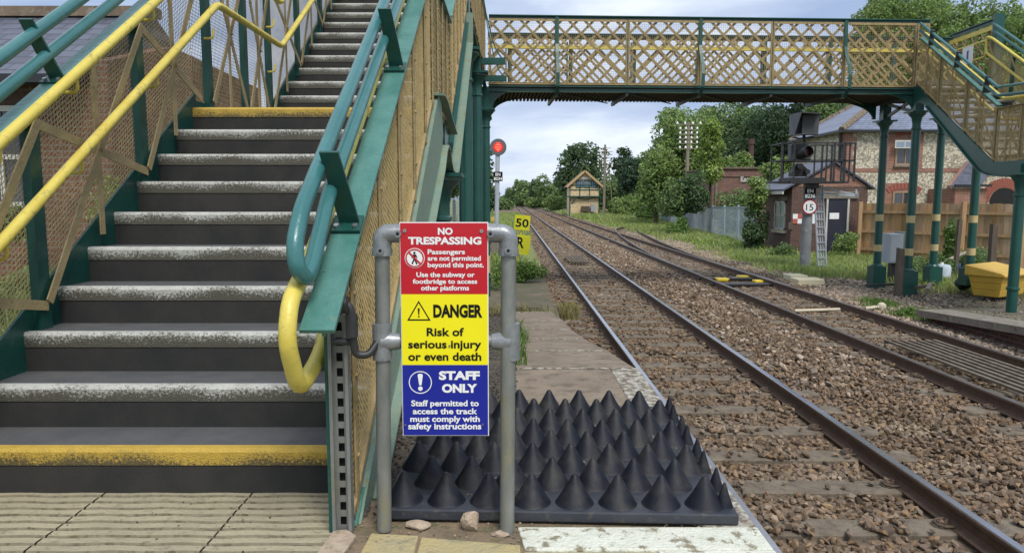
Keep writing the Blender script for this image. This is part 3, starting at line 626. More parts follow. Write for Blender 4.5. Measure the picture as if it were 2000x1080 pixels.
edge = [(.03+random.uniform(-.08,.04), y, -.0-(max(y-5,0))*.116, .06) for y in np.linspace(5.2, 9.5, 16)]
grass_tuft('weed_fringe', edge, 700, .16, .008, lf_weed, 'green weeds growing along the left edge of the concrete ramp', 'plant', 'stuff')
p = at(1013, 690, -.35); grass_tuft('grass_clump', [(p.x,p.y,-.3,.1),(p.x,p.y+.5,-.36,.12)], 160, .26, .007, lf_weed, 'tall green grass stems by the sign post and ramp edge', 'grass')
p = at(1112, 622, -.8); grass_tuft('grass_clump', [(p.x,p.y,-.8,.16)], 600, .28, .012, lf_straw, 'straw coloured grass tuft at the end of the concrete ramp', 'grass')
grass_tuft('grass', [(x, 12.9+random.uniform(-.3,1.0), -.95, .3) for x in np.linspace(-1.5,.6,14)], 500, .2, .012, lf_straw, 'dry grass at the foot of the platform ramp', 'grass', 'stuff')
# verge grass fields
def patch(n, x0, x1, y0, y1, z, rad=.3): return [(random.uniform(x0,x1), random.uniform(y0,y1), z, rad) for _ in range(n)]
grass_tuft('verge_grass', patch(200,8.6,14.5,20.5,30,-1.09,.6)+patch(60,10.5,14,17.3,21,-1.09,.6), 26000, .22, .022, grassm, 'mixed green and dry grass on the verge around the tall signal post', 'grass', 'stuff')
grass_tuft('verge_grass', patch(420,9.0,18,28,75,-1.09,.9), 42000, .34, .05, grassm, 'long green grass on the verge between the siding and the mesh fence', 'grass', 'stuff')
grass_tuft('verge_grass', patch(260,8.8,20,70,125,-1.09,1.4), 20000, .5, .12, grassm, 'distant grass on the verge by the signal cabin', 'grass', 'stuff')
grass_tuft('verge_grass', patch(260,-7,.6,19,110,-1.05,.9), 30000, .38, .06, grassm, 'long grass and weeds on the left verge beyond the platform', 'grass', 'stuff')
grass_tuft('garden_weeds', patch(110,-6,-3.1,4.5,12,.0,.4), 24000, .38, .02, lf_mid, 'green garden weeds seen through the left stair mesh', 'plant', 'stuff')
grass_tuft('track_weeds', patch(30,7.6,8.4,13,16,-1.08,.25), 1600, .14, .014, lf_weed, 'low weeds between the far rail and the opposite ramp', 'plant', 'stuff')
vb = [((1650,478),26,.0,lf_bright,'bright yellow green shrub growing beside the hut door'),((1530,500),30,0,lf_mid,'low tangled shrub under the hut window'),((1475,500),18,0,lf_mid,'dark low shrub left of the hut at the near end of the mesh fence'),((1325,450),28,0,lf_weed,'leafy bush in the grass in front of the mesh fence'),((1225,415),40,0,lf_bright,'wide leafy bush in the grass right of the cream signal cabin'),((1265,420),26,0,lf_weed,'yellow green bush at the far end of the mesh fence')]
for (px,py),hw,_,mm,lb in vb:
    Y = {1650:27.5,1530:27.6,1475:30,1325:44,1225:95,1265:75}[px]; h_ = hw*.85
    tree(px, py-h_-(10 if px==1650 else 0), py+h_*.8, hw, Y, mm, lb, None, trunk=False, name='shrub', cat='bush', m_b=14, leaf=max(.06,.0032*Y), dens=3)
p = P(1858, 470, 20)
tree(1857,420,520,15,21.5,lf_weed,'tall leafy sapling by the timber fence between two bridge columns',None,name='sapling',cat='plant',m_b=12,leaf=.09,dens=1.6)
weed(P(1815,535,21).x,21,-1.05,.5,.5,1400,.06,lf_mid,'low green weeds behind the second bridge column')
weed(P(1885,505,22).x,22,-1.05,.9,.75,2600,.06,lf_mid,'green undergrowth in front of the timber fence')
weed(P(1775,600,13.8).x,13.8,-1.07,.22,.16,500,.04,lf_weed,'small green weed at the corner of the opposite ramp')
grass_tuft('straw', patch(40,11,14,16,21,-1.07,.5), 3500, .12, .012, lf_straw, 'dry straw lying around the column feet', 'grass', 'stuff')

# ------------------------------------------------------------------ FOOTBRIDGE
FB = empty('footbridge', (-1.5, 9, 0), 'green and tan iron footbridge with stairs crossing over the railway tracks', 'footbridge')
RS, GO, Y0, XL, XR = .187, .28, 2.82, -2.355, -.625
def step(xl, xr, y, z, sgn, yel=False, deep=None, first=False, lab=None):
    d = deep or GO
    a, b = (y, y + sgn*(d+.02)); y0, y1 = min(a,b), max(a,b)
    s = MB()
    if abs(y1-y0) > 0: s.box(xl, xr, y0+ (.0 if sgn>0 else .0), y1, z-RS-.02 if not first else 0.0, z)
    st = s.build('step', grit, FB)
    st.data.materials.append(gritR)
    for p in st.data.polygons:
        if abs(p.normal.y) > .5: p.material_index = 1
    f = y - sgn*.004
    n = MB(); nh = .068
    pf = [(f, z-nh), (f - sgn*.003, z-.012), (f+sgn*.006, z+.004), (f+sgn*.038, z+.005), (f+sgn*.045, z+.001), (f+sgn*.045, z-.02), (f+sgn*.01, z-nh)]
    xs = np.linspace(xl, xr, 30)
    n.prism([(xl+.004, q, zz) for q, zz in pf], (xr-xl-.008, 0, 0))
    n.build('nosing', nose_y if yel else nose_w, st)
    return st
for k in range(1, 11):
    step(XL, XR, Y0+(k-1)*GO, k*RS, 1, yel=(k in (1,10)), deep=(1.8 if k == 10 else None), first=(k == 1))
Y1, Z1 = 7.10, 1.87
for k in range(1, 12):
    step(XL, XR, Y1+(k-1)*GO, Z1+k*RS, 1, yel=(k == 11), deep=(.4 if k == 11 else None))
ZD = Z1 + 11*RS; YT = Y1+10*GO            # walkway height and start (9.9)
MB().box(XL-.02, XR+.02, YT+.4, 16.55, ZD-.12, ZD).build('walkway_deck', grit, FB)
SLP = RS/GO
def nl(Y, off=0):       # nosing line of near stairs
    if Y < 5.34: return .187+SLP*(Y-Y0)+off
    if Y < 7.0: return 1.87+off
    if Y < 9.9: return min(max(2.057+SLP*(Y-7.1), 1.87), ZD)+off
    return ZD+off
# generic parapet in a plane x = const; segs = list of (Ya,za,Yb,zb) bottom lines, with height h
def lerp(a, b, t): return a+(b-a)*t
def parapet(x, inn, segs, h, pitch=.026, wr=.0015, braces=True, bars=True, crimp=False, vcrimp=1, posts=1.05, flange=.11, lab=None, ends=True, capm=None, fromy=None):
    """inn: +1/-1 direction (in x) of the walking side"""
    Ya, za = segs[0]; rt = MB()
    for (a, b) in zip(segs, segs[1:]):       # top flange
        rt.beam((x+inn*.02, a[0], a[1]+h), (x+inn*.02, b[0], b[1]+h), flange, .014)
        rt.beam((x+inn*.012, a[0], a[1]+h-.032), (x+inn*.012, b[0], b[1]+h-.032), .012, .05)
    pr = rt.build('parapet_rail', capm or green_top, FB)
    w_ = MB(); fr = MB(); 
    for si, (a, b) in enumerate(zip(segs, segs[1:])):
        dY = b[0]-a[0]; n = max(1, int(abs(dY)/pitch)); nh = int(h/pitch); sl = (b[1]-a[1])/dY
        if crimp:
            for i in range(n+1):
                yy = a[0]+dY*i/n; z0 = a[1]+(yy-a[0])*sl
                pts = [(x + vcrimp*(.0026 if (i+j) % 2 else -.0026), yy, z0+.01+(h-.03)*j/nh) for j in range(nh+1)]
                for q, r_ in zip(pts, pts[1:]): w_.beam(q, r_, wr*1.8, wr*1.8, (0,1,0), cap=False)
            for j in range(nh+1):
                zz = .01+(h-.03)*j/nh
                pts = [(x + (-.0026 if (i+j) % 2 else .0026), a[0]+dY*i/n, a[1]+sl*dY*i/n+zz) for i in range(n+1)]
                for q, r_ in zip(pts, pts[1:]): w_.beam(q, r_, wr*1.8, wr*1.8, (1,0,0), cap=False)
        else:
            for i in range(n+1):
                yy = a[0]+dY*i/n; z0 = a[1]+(yy-a[0])*sl; w_.beam((x, yy, z0), (x, yy, z0+h-.03), wr*1.8, wr*1.8, (0,1,0), cap=False)
            for j in range(nh+1):
                zz = (h-.03)*j/nh; w_.beam((x+.003, a[0], a[1]+zz), (x+.003, b[0], b[1]+zz), wr*1.8, wr*1.8, (1,0,0), cap=False)
        fr.beam((x, a[0], a[1]+.012), (x, b[0], b[1]+.012), .035, .03)
    w_.build('wire_mesh', wire, pr); fr.build('bottom_angle', tan, pr)
    def bot(Y):
        for a, b in zip(segs, segs[1:]):
            if min(a[0],b[0])-1e-6 <= Y <= max(a[0],b[0])+1e-6: return a[1]+(Y-a[0])/(b[0]-a[0])*(b[1]-a[1])
        return segs[-1][1]
    y_lo = min(segs[0][0], segs[-1][0]); y_hi = max(segs[0][0], segs[-1][0])
    Y = fromy if fromy is not None else y_lo+.05; ps = []
    while Y < y_hi-.02: ps.append(Y); Y += posts
    for Y in ps:
        MB().box(x+inn*.012, x+inn*.055, Y-.042, Y+.042, bot(Y)-.12, bot(Y)+h-.06).build('post', green, pr)
    if braces:
        for a, b in zip(ps, ps[1:]+[ps[-1]+posts]):
            if b > y_hi+.3: continue
            b = min(b, y_hi); c = MB(); e = x+inn*.062
            c.beam((e, a-.02, bot(max(a,y_lo))+h-.08), (e, b+.02, bot(b)-.02), .008, .048, (1,0,0)) if False else None
            for (p_, q_, o_) in (((a, bot(a)+h-.07), (b, bot(b)+.0), 0), ((a, bot(a)+.02), (b, bot(b)+h-.07), .009)):
                d = Vector((0, q_[0]-p_[0], q_[1]-p_[1])).normalized(); nn_ = Vector((0, -d.z, d.y))
                c.prism([Vector((e+inn*o_, p_[0], p_[1]))+nn_*.024, Vector((e+inn*o_, q_[0], q_[1]))+nn_*.024, Vector((e+inn*o_, q_[0], q_[1]))-nn_*.024, Vector((e+inn*o_, p_[0], p_[1]))-nn_*.024], (inn*.008, 0, 0))
            m_ = (a+b)/2
            c.box(e-inn*.001-.006, e-inn*.001+.002, m_-.022, m_+.022, bot(m_)-.02, bot(m_)+h-.05)
            c.tube([(e+inn*.01, m_, bot(m_)+h*.47), (e+inn*.03, m_, bot(m_)+h*.47)], .012, 8)
            c.build('cross_brace', tanr, pr)
    if bars:     # outside vertical bars with bolts
        for a, b in zip(ps, ps[1:]+[ps[-1]+posts]):
            for Y in (a, (a+b)/2):
                if Y > y_hi: continue
                c = MB(); c.box(x-inn*.018, x-inn*.010, Y-.024, Y+.024, bot(Y)-.05, bot(Y)+h-.02)
                for zz in (.18, .5, .82): c.tube([(x-inn*.018, Y, bot(Y)+h*zz), (x-inn*.026, Y, bot(Y)+h*zz)], .009, 8)
                c.build('vertical_bar', tan, pr)
    return pr, bot
XPR, XPL = -.60, -2.37
# right parapet (outer face seen), four lengths
BH = .96
sR1 = [(2.53, nl(2.53,.03)), (5.34, nl(5.34)-.0+.03)]
parapet(XPR, -1, sR1, BH, crimp=False, fromy=2.6, posts=1.17, pitch=.028, wr=.0013)
parapet(XPR, -1, [(5.345, 1.90), (6.95, 1.90)], BH, crimp=False, posts=.8, pitch=.05, wr=.0016)
parapet(XPR, -1, [(6.955, 1.96), (9.9, ZD+.03)], BH, posts=.97, pitch=.055, wr=.0018)
parapet(XPR, -1, [(9.905, ZD+.03), (16.5, ZD+.03)], 1.25, posts=1.1, pitch=.06, wr=.002)
parapet(XPL, 1, [(2.0, nl(2.0,.04)), (5.40, nl(5.39,.07))], BH, crimp=True, fromy=2.45, posts=1.05, bars=False)
parapet(XPL, 1, [(5.405, 1.92), (6.95, 1.92)], 1.32, posts=.77, bars=False, fromy=5.6)
parapet(XPL, 1, [(6.955, 1.96), (9.9, ZD+.03)], 1.32, posts=.97, bars=False)
parapet(XPL, 1, [(9.905, ZD+.03), (18.5, ZD+.03)], 1.25, posts=1.1, bars=False)
# flange nose that overhangs at the foot
MB().beam((XPR-.02,2.23,nl(2.23,.03)+BH),(XPR-.02,2.53,nl(2.53,.03)+BH), .112,.014).beam((XPR-.012,2.27,nl(2.27,.03)+BH-.032),(XPR-.012,2.53,nl(2.53,.03)+BH-.032),.012,.05).build('rail_end', green_top, FB)
# stringers
def stringer(x, t, pts, depth, m, up=.10):
    s = MB(); top = [(x, y, z+up) for y, z in pts]; b_ = [(x, y, z+up-depth) for y, z in reversed(pts)]
    s.prism(top+b_, (t, 0, 0)); 
    for a, b in zip(pts, pts[1:]): s.beam((x+t/2, a[0], a[1]+up-depth), (x+t/2, b[0], b[1]+up-depth), .085, .014)
    return s.build('stringer', m, FB)
for xx, nm in ((-.618, 'r'), (XPL+.008, 'l')):
    t = .012
    stringer(xx, t, [(2.56,.0),(5.40,nl(5.39))], .33, green, up=.06 if nm=='r' else .12)
    stringer(xx, t, [(5.405,1.89),(6.9,1.89)], .3, green, up=.04)
    stringer(xx, t, [(6.905,1.93),(9.9,ZD),(10.2,ZD)], .34, green, up=.06)
    stringer(xx, t, [(10.205,ZD),(16.5,ZD)], .24, green, up=.05)
# sloping outer plates seen from the tracks (dull chalky green)
MB().prism([(-.593,2.53,-.02),(-.593,5.62,2.02),(-.593,5.85,1.93),(-.593,5.95,1.72),(-.593,5.7,1.52),(-.593,2.75,-.02)], (.028,0,0)).build('stringer_edge', green_dull, FB)
MB().path([(-.56, 2.78,-.01),(-.56,5.62,1.44),(-.56,5.8,1.58),(-.56,5.95,1.64),(-.56,6.1,1.62),(-.56,6.22,1.53),(-.56,6.4,1.46),(-.56,6.6,1.45)], .085, .014).build('bracket_flange', green_dull, FB)
MB().path([(-.57, 5.50,1.99),(-.57,5.75,2.02),(-.57,6.0,2.0),(-.57,6.5,1.9),(-.57,6.98,1.83)], .09, .016).build('landing_flange', green_dull, FB)
MB().path([(-.565,6.9,1.42),(-.565,7.1,1.50),(-.565,9.7,3.26),(-.565,9.72,3.65)], .10, .016).build('upper_flange', green_dull, FB)
# foot plate of the stringer
MB().prism([(-.575,2.52,-.0),(-.575,3.1,0),(-.575,3.1,.30),(-.575,2.72,.10)], (-.02,0,0)).build('foot_plate', green_top, FB)
# columns
def column(x, y, zb, zt, sq=0, bands=(), r=.093, arch=None, flare=.10, ring=True, m=green):
    c = MB()
    pr = [(r, zb + (sq if sq else 0)), (r, zt-.42)]
    body = []
    z = zb
    if sq:
        c.box(x-.165, x+.165, y-.165, y+.165, zb, zb+sq-.02)
        c.lathe((x,y,0), [(.15, zb+sq-.02), (.15, zb+sq), (.125, zb+sq+.03), (.11, zb+sq+.05)], 20)
    body = [(r, zb+sq), (r, zt-.40), (r+.018, zt-.385), (r+.018, zt-.36), (r, zt-.345), (r, zt-.25), (r+.02, zt-.12), (r+flare, zt-.03), (r+flare, zt)]
    c.lathe((x,y,0), body, 28)
    c.box(x-r-flare-.02, x+r+flare+.02, y-r-flare-.02, y+r+flare+.02, zt+.0005, zt+.035)
    if not sq and ring: c.lathe((x,y,0), [(r+.001, zb+.45), (r+.02, zb+.46), (r+.02, zb+.50), (r+.001, zb+.51)], 24)
    o = c.build('column', m, FB, smooth=True)
    for (a, b) in bands: MB().lathe((x,y,0), [(r+.0025, a), (r+.0025, b)], 28).build('painted_band', bandm, o, smooth=True)
    return o
column(-.66, 6.5, -.4, 1.40, r=.095)
column(-.64, 9.9, -.7, 3.18)
column(-.64, 13.2, -1.1, 3.45)
column(-.60, 16.6, -1.1, 3.22, bands=((-.5,-.1),))
column(-.72, 18.3, -1.1, 3.22, bands=((-.5,-.1),))
column(-2.3, 7.05, -.4, 1.27); column(-2.3, 9.9, -.7, 3.18); column(-2.3, 13.2, -1.1, 3.45); column(-2.3, 16.6, -1.1, 3.22); column(-2.3, 18.3,-1.1,3.22)
# junction boxes above capitals
MB().box(-.70,-.59,6.35,6.65,1.44,1.9).build('column_head', green, FB)
MB().box(-.70,-.575,9.8,10.0,3.22,3.92).build('column_head', green, FB)
MB().box(-.70,-.575,13.1,13.3,3.49,3.85).build('column_head', green, FB)
# outriggers on the walkway's right face
for Y in (14.3, 16.3):
    MB().path([(-.57,Y,ZD+1.25),(-.50,Y,ZD+.85),(-.38,Y,ZD+.35),(-.30,Y,ZD+.15),(-.20,Y,ZD+.02)], .02, .085, (0,1,0)).build('outrigger', green, FB)
    MB().box(-.6,-.13,Y-.05,Y+.05,ZD-.10,ZD+.02).build('outrigger_arm', green, FB)
# handrails, near stairs
def tubeobj(name, pts, r, m, parent=FB, n=12):
    return MB().tube(pts, r, n).build(name, m, parent, smooth=True)
def smooth_pts(pts, n=5):
    pts = [Vector(p) for p in pts]; out_ = [pts[0]]
    for i in range(1, len(pts)-1):
        a, b, c = pts[i-1], pts[i], pts[i+1]; d = min((a-b).length, (c-b).length)*.45; d = min(d, .075)
        p0 = b+(a-b).normalized()*d; p1 = b+(c-b).normalized()*d
        for k in range(n+1): t = k/n; out_.append(p0*(1-t)**2 + b*2*t*(1-t) + p1*t*t)
    out_.append(pts[-1]); return out_
def yrail(x, wx, brk, ends):
    pts_hi = [(x, 2.5, nl(2.5)+1.03), (x, 5.60, nl(5.3)+1.03+.21), (x, 7.12, 3.09), (x, 10.1, ZD+1.08), (x, 16.3, ZD+1.08)]
    pts_lo = [(x, 2.55, nl(2.55)+.62), (x, 5.60, nl(5.3)+.62+.21), (x, 7.12, 2.68), (x, 10.1, ZD+.67), (x, 16.3, ZD+.67)]
    hr = None
    if ends:
        U = [Vector(pts_hi[1]), Vector(pts_hi[0]), (x, 2.235, .88), (x, 2.19, .76), (x, 2.30, .570), Vector(pts_lo[0]), Vector(pts_lo[1])]
        hr = tubeobj('handrail', smooth_pts(list(reversed(pts_hi[2:])) + U + pts_lo[2:]), .0285, yellow)
    else:
        e0 = (x, 1.0, nl(1.0)+1.03); e1 = (x, 1.0, nl(1.0)+.62)
        hr = tubeobj('handrail', smooth_pts([e0]+pts_hi[1:]), .027, yellow)
        h2 = tubeobj('handrail', smooth_pts([e1]+pts_lo[1:]), .027, yellow)
    for Yb in brk:
        for off in (1.03, .62):
            z = nl(Yb)+off
            MB().tube(smooth_pts([(x,Yb,z-.02),(x,Yb,z-.09),(wx,Yb,z-.09)]), .009, 8).build('handrail_bracket', yellow, hr, smooth=True)
    return hr
yrail(-.705, XPR-.06, (2.95, 4.05, 5.1), True)
yrail(-2.24, XPL+.06, (3.15, 3.75, 4.6, 5.5, 6.9, 7.5), False)
def grails(x1, x2, ends, brk, y_a, y_b, s=1):
    o1, o2 = 1.30, (1.19 if ends else 1.16)
    up = [(x1, Y, nl(Y)+o1) for Y in (y_b, y_a)]; lo = [(x2, Y, nl(Y)+o2) for Y in (y_a, y_b)]
    if ends:
        hr = tubeobj('handrail', smooth_pts([(x1, y_b+.3, nl(y_b)+o1+.16), up[0], (x1, 2.34, nl(2.34)+o1), (x1, 2.255, 1.06), (x1+.008, 2.245, .985), (x2-.004, 2.285, .945), (x2, 2.35, .99), lo[0], lo[1], (x2, y_b+.3, nl(y_b)+o2+.16)], 6), .028, railgreen)
    else:
        hr = tubeobj('handrail', [(x1, 1.0, nl(1.0)+o1), (x1, y_b, nl(y_b)+o1)], .030, railgreen); tubeobj('handrail', [(x2, 1.0, nl(1.0)+o2), (x2, y_b, nl(y_b)+o2)], .030, railgreen)
    for Yb in brk:
        z = nl(Yb)+BH+.045; xm = x2 + (.01 if x2 > -1 else 0)
        b = MB(); nx = Vector((0, -.555, .832)); dx = Vector((0, .832, .555)); c0 = Vector((xm, Yb, z))
        xf = XPR-.02 if x2 > -1 else XPL+.02
        c1 = Vector((xf, Yb, z))
        b.prism([c1+Vector((-.055,0,0))-dx*.05, c1+Vector((.055,0,0))-dx*.05, c1+Vector((.055,0,0))+dx*.05, c1+Vector((-.055,0,0))+dx*.05], nx*.010)
        b.prism([c1+Vector((-.03,0,0))+nx*.008, c1+Vector((.045,0,0))+nx*.008, c1+Vector((.012,0,0))+nx*.31, c1+Vector((-.055,0,0))+nx*.31], dx*.012)
        b.prism([c1+Vector((.012,0,0))+nx*.30, c1+Vector((.045,0,0))+nx*.27, c1+Vector((.045,0,0))+nx*.275+dx*.05, c1+Vector((.012,0,0))+nx*.31+dx*.05], dx*.004) if False else None
        o = b.build('rail_bracket', green, hr)
        for sx_ in (-.035, .035):
            q = c1+Vector((sx_,0,0))-dx*.028+nx*.01; MB().tube([q, q+nx*.012], .010, 8).build('bolt', screw, hr)
    return hr
grails(-.690, -.662, True, (2.69, 3.87, 5.0), 2.60, 5.35)
grails(-2.355, -2.345, False, (3.75, 4.85), 2.60, 5.35)
# slotted channel post at the foot
ch = MB(); x0, x1 = -.648, -.578; yf = 2.46
ch.box(x0, x0+.004, yf, yf+.04, 0, .80); ch.box(x1-.004, x1, yf, yf+.04, 0, .80)
ch.box(x0-.0, x0+.012, yf-.003, yf+.002, 0, .80); ch.box(x1-.012, x1, yf-.003, yf+.002, 0, .80)
ch.box(x0+.004, x0+.024, yf+.022, yf+.026, 0, .80); ch.box(x1-.024, x1-.004, yf+.022, yf+.026, 0, .80)
for i in range(15): z = i*.055; ch.box(x0+.0238, x1-.0238, yf+.0225, yf+.0255, z, z+.024)
cc = ch.build('slotted_channel_post', galv, FB)
MB().box(x0-.014, x0-.002, yf+.005, yf+.10, 0, .95).build('end_post', green, FB)
MB().box(x0+.006, x1-.006, yf+.045, yf+.065, .0, .80).build('slot_shade_sheet', darkhole, FB)  # added near-black sheet standing in for the shade behind the slots
hk = MB(); hk.tube(smooth_pts([(-.655,2.44,.845),(-.60,2.42,.85),(-.555,2.42,.84),(-.55,2.42,.74),(-.545,2.43,.665),(-.50,2.44,.66),(-.475,2.47,.70)]), [.013]*4+[.012]*100 if False else .0135, 10)
hk.tube([(-.60,2.40,.845),(-.56,2.40,.845)], .03, 14); hk.tube([(-.552,2.42,.81),(-.552,2.42,.73)], .021, 12); hk.tube([(-.62,2.43,.71),(-.55,2.43,.71)], .012, 10)
hk.build('pipe_coupling', blackm, FB, smooth=True)

# ---- main span
BO = Vector((-.62, 16.58, 0)); BX = Vector((1, .046, 0)).normalized(); BY = Vector((-BX.y, BX.x, 0))
def BR(u, wv, z): q = BO + BX*u + BY*wv; return Vector((q.x, q.y, z))
ZB, ZTp = 3.78, 5.32; BW = 1.75
def bpan(u): return u
edges = []
for px in (955, 1087, 1225, 1366, 1507, 1648, 1787, 1812):
    a = (px-1000)/F
    # solve for u at mid height z 4.5
    lo_, hi_ = -2, 14
    for _ in range(50):
        md = (lo_+hi_)/2; q = BR(md, 0, 4.5); k = q.y*math.cos(TH) - (q.z-CZ)*math.sin(TH)
        if q.x/k > a: hi_ = md
        else: lo_ = md
    edges.append(lo_)
def girder(wv, name, eds, z0, z1, outward, straps, yrl=None, meshy=True):
    u0, u1 = eds[0], eds[-1]
    g = MB()
    g.beam(BR(u0,wv,z1), BR(u1,wv,z1), .15, .02); g.beam(BR(u0,wv+.0,z1-.045), BR(u1,wv,z1-.045), .02, .075)
    g.beam(BR(u0,wv,z0-.02), BR(u1,wv,z0-.02), .13, .02); g.beam(BR(u0,wv,z0+.03), BR(u1,wv,z0+.03), .02, .08)
    gi = g.build('girder', green, FB)
    h = z1-z0-.16; zz0 = z0+.07
    for a, b in zip(eds, eds[1:]):
        m_ = MB(); w_ = MB(); fr = MB()
        c = math.floor((a-h)/.365)*.365
        while c < b+h:
            for sg, off in ((1, .012), (-1, -.012)):
                # u = c + sg*t , t in 0..h
                if sg == 1: t0, t1 = max(0, a-c), min(h, b-c); f = lambda t: (c+t, zz0+t)
                else: t0, t1 = max(0, c-b), min(h, c-a); f = lambda t: (c-t, zz0+t)
                if t1-t0 > .03:
                    p_, q_ = f(t0), f(t1); m_.beam(BR(p_[0],wv+off,p_[1]), BR(q_[0],wv+off,q_[1]), .01, .056)
            c += .365
        o = m_.build('lattice_panel', lat, gi)
        for (A, B) in (((a+.02,zz0-.02),(b-.02,zz0-.02)),((a+.02,zz0+h),(b-.02,zz0+h)),((a+.03,zz0-.03),(a+.03,zz0+h+.02)),((b-.03,zz0-.03),(b-.03,zz0+h+.02))):
            fr.beam(BR(A[0],wv-outward*.035,A[1]), BR(B[0],wv-outward*.035,B[1]), .008, .05, BY if A[0]==B[0] and False else (0,0,1)) if A[1]==B[1] else fr.prism([BR(A[0]-.02,wv-outward*.04,A[1]),BR(A[0]+.02,wv-outward*.04,A[1]),BR(A[0]+.02,wv-outward*.04,B[1]),BR(A[0]-.02,wv-outward*.04,B[1])], BY*.008)
        fr.build('panel_frame', tan, gi)
        if meshy:
            n = int((b-a)/.05)
            for i in range(n+1): u = a+.03+(b-a-.06)*i/n; w_.beam(BR(u,wv-outward*.05,zz0), BR(u,wv-outward*.05,zz0+h), .0036, .0036, BY, cap=False)
            for j in range(int(h/.05)+1): z = zz0+.05*j; w_.beam(BR(a+.03,wv-outward*.05,z), BR(b-.03,wv-outward*.05,z), .0036, .0036, cap=False)
            w_.build('panel_wire_mesh', tan, gi)
    for e_ in eds[1:-1]:
        MB().beam(BR(e_,wv,z0), BR(e_,wv,z1-.02), .06, .05, BX).build('girder_post', green, gi)
    for e_ in straps:
        pts = [BR(e_, wv-outward*q, z) for q, z in ((.05,z1-.02),(.07,z1-.35),(.07,z1-.62),(.13,z1-.82),(.27,z1-1.05),(.34,z1-1.3),(.33,z0-.05),(.10,z0-.22),(-.02,z0-.24))]
        MB().path(pts, .075, .02, BY).build('curved_stay', green, gi)
    return gi
girder(0, 'near', edges, ZB, ZTp, 1, (edges[1], edges[3], edges[5]))
e2 = [e_+.55 for e_ in edges[:-1]]; e2 = [edges[0]] + e2[:] + [edges[-1]+1.9]
girder(BW, 'far', e2, ZB, ZTp, -1, (), meshy=False)
MB().beam(BR(edges[0],BW-.10,4.98), BR(edges[-1]+1.5,BW-.10,4.98), .05, .085).build('handrail', yellow, FB)
MB().beam(BR(edges[0],.1,ZB+.03), BR(edges[0]+.01,.1,ZB+.03), .05, .05).build('deck_trim', green, FB)
for e_ in e2[1:-1]: MB().beam(BR(e_-.1,BW-.04,ZB), BR(e_-.1,BW-.04,ZTp-.2), .10, .03, BX).build('girder_post', green, FB)
# deck: planks on edge seen from below
dk = MB(); u = edges[0]
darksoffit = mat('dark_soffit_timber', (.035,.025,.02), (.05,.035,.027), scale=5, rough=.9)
while u < edges[-1]+1.6:
    dk.beam(BR(u,.07,ZB-.09), BR(u,BW-.07,ZB-.09), .05, .07); u += .09
MB().beam(BR(edges[0]-.1,.03,ZB-.085),BR(edges[-1]+.1,.03,ZB-.085),.02,.11).beam(BR(edges[0]-.1,-.01,ZB-.135),BR(edges[-1]+.1,-.01,ZB-.135),.12,.012).build('edge_girder', green, FB)
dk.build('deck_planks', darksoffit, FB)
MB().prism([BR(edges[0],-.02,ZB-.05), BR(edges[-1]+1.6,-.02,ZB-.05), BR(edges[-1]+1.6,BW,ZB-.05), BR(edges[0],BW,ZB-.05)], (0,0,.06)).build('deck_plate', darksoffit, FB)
for i, e_ in enumerate(edges[1:-1]):
    c = MB(); c.beam(BR(e_,-.05,ZB-.17), BR(e_,BW+.05,ZB-.17), .06, .09)
    c.beam(BR(e_,0,ZB-.15), BR(min(edges[-1],e_+1.5),BW,ZB-.15), .03, .02); c.build('cross_girder', blackm, FB)
# arched brackets
def bracket(u0, u1, wv, zc, zt, t=.05, m=green):
    n = 12; pts = [BR(u0, wv, zt), BR(u0, wv, zc)]
    for k in range(n+1):
        A = math.pi/2*k/n; pts.append(BR(u0 + (u1-u0)*(1-math.cos(A))*1.0 + (.08 if u1>u0 else -.08)*(1-k/n), wv, zc + (zt-.03-zc)*math.sin(A)))
    pts.append(BR(u1, wv, zt))
    return MB().prism(pts, BY*t).build('arch_bracket', m, FB)
for wv in (-.0, BW-.05):
    bracket(.10, .95, wv, 3.26, ZB-.035)
    bracket(10.12, 8.75, wv, 3.26, ZB-.035, m=green)
for wv in (.02, BW-.02): MB().beam(BR(.02,wv,3.5), BR(.021,wv+.01,3.5), .05, .02).build('pad', green, FB)
MB().box(-.72,-.52,16.5,16.7,3.26,ZB-.035).build('column_head', green, FB); MB().box(-.80,-.62,18.2,18.4,3.26,ZB-.035).build('column_head', green, FB)
# far stairs : columns
XF0, XF1 = 9.42, 11.05
YN = BR(edges[-1],0,0).y
bz = ((.65,.82), (-.13,.04))
column(9.5, 18.45, -1.12, 3.16, sq=.62, bands=bz); column(9.5, 17.0, -1.10, 3.22, sq=.62, bands=bz)
column(11.05, 18.6, -1.05, 3.25, sq=.52, bands=bz); column(11.05, 17.1, -.85, 3.2, sq=.42, bands=bz)
column(9.36, 13.2, -.93, 1.65, r=.090, flare=.085)
for x_, y_ in ((9.5,18.45),(9.5,17.0),(11.05,18.6),(11.05,17.1)): MB().box(x_-.1,x_+.1,y_-.1,y_+.1,3.2,3.72).build('column_head', green, FB)
MB().box(9.26,9.46,13.1,13.3,1.69,1.85).build('column_head', green, FB)
for a, b in (((9.5,17.0,3.22),(9.5,18.4,3.60)),((9.5,17.0,3.60),(9.5,18.4,3.26))): MB().beam(a, b, .05, .07).build('tie_brace', galv, FB)
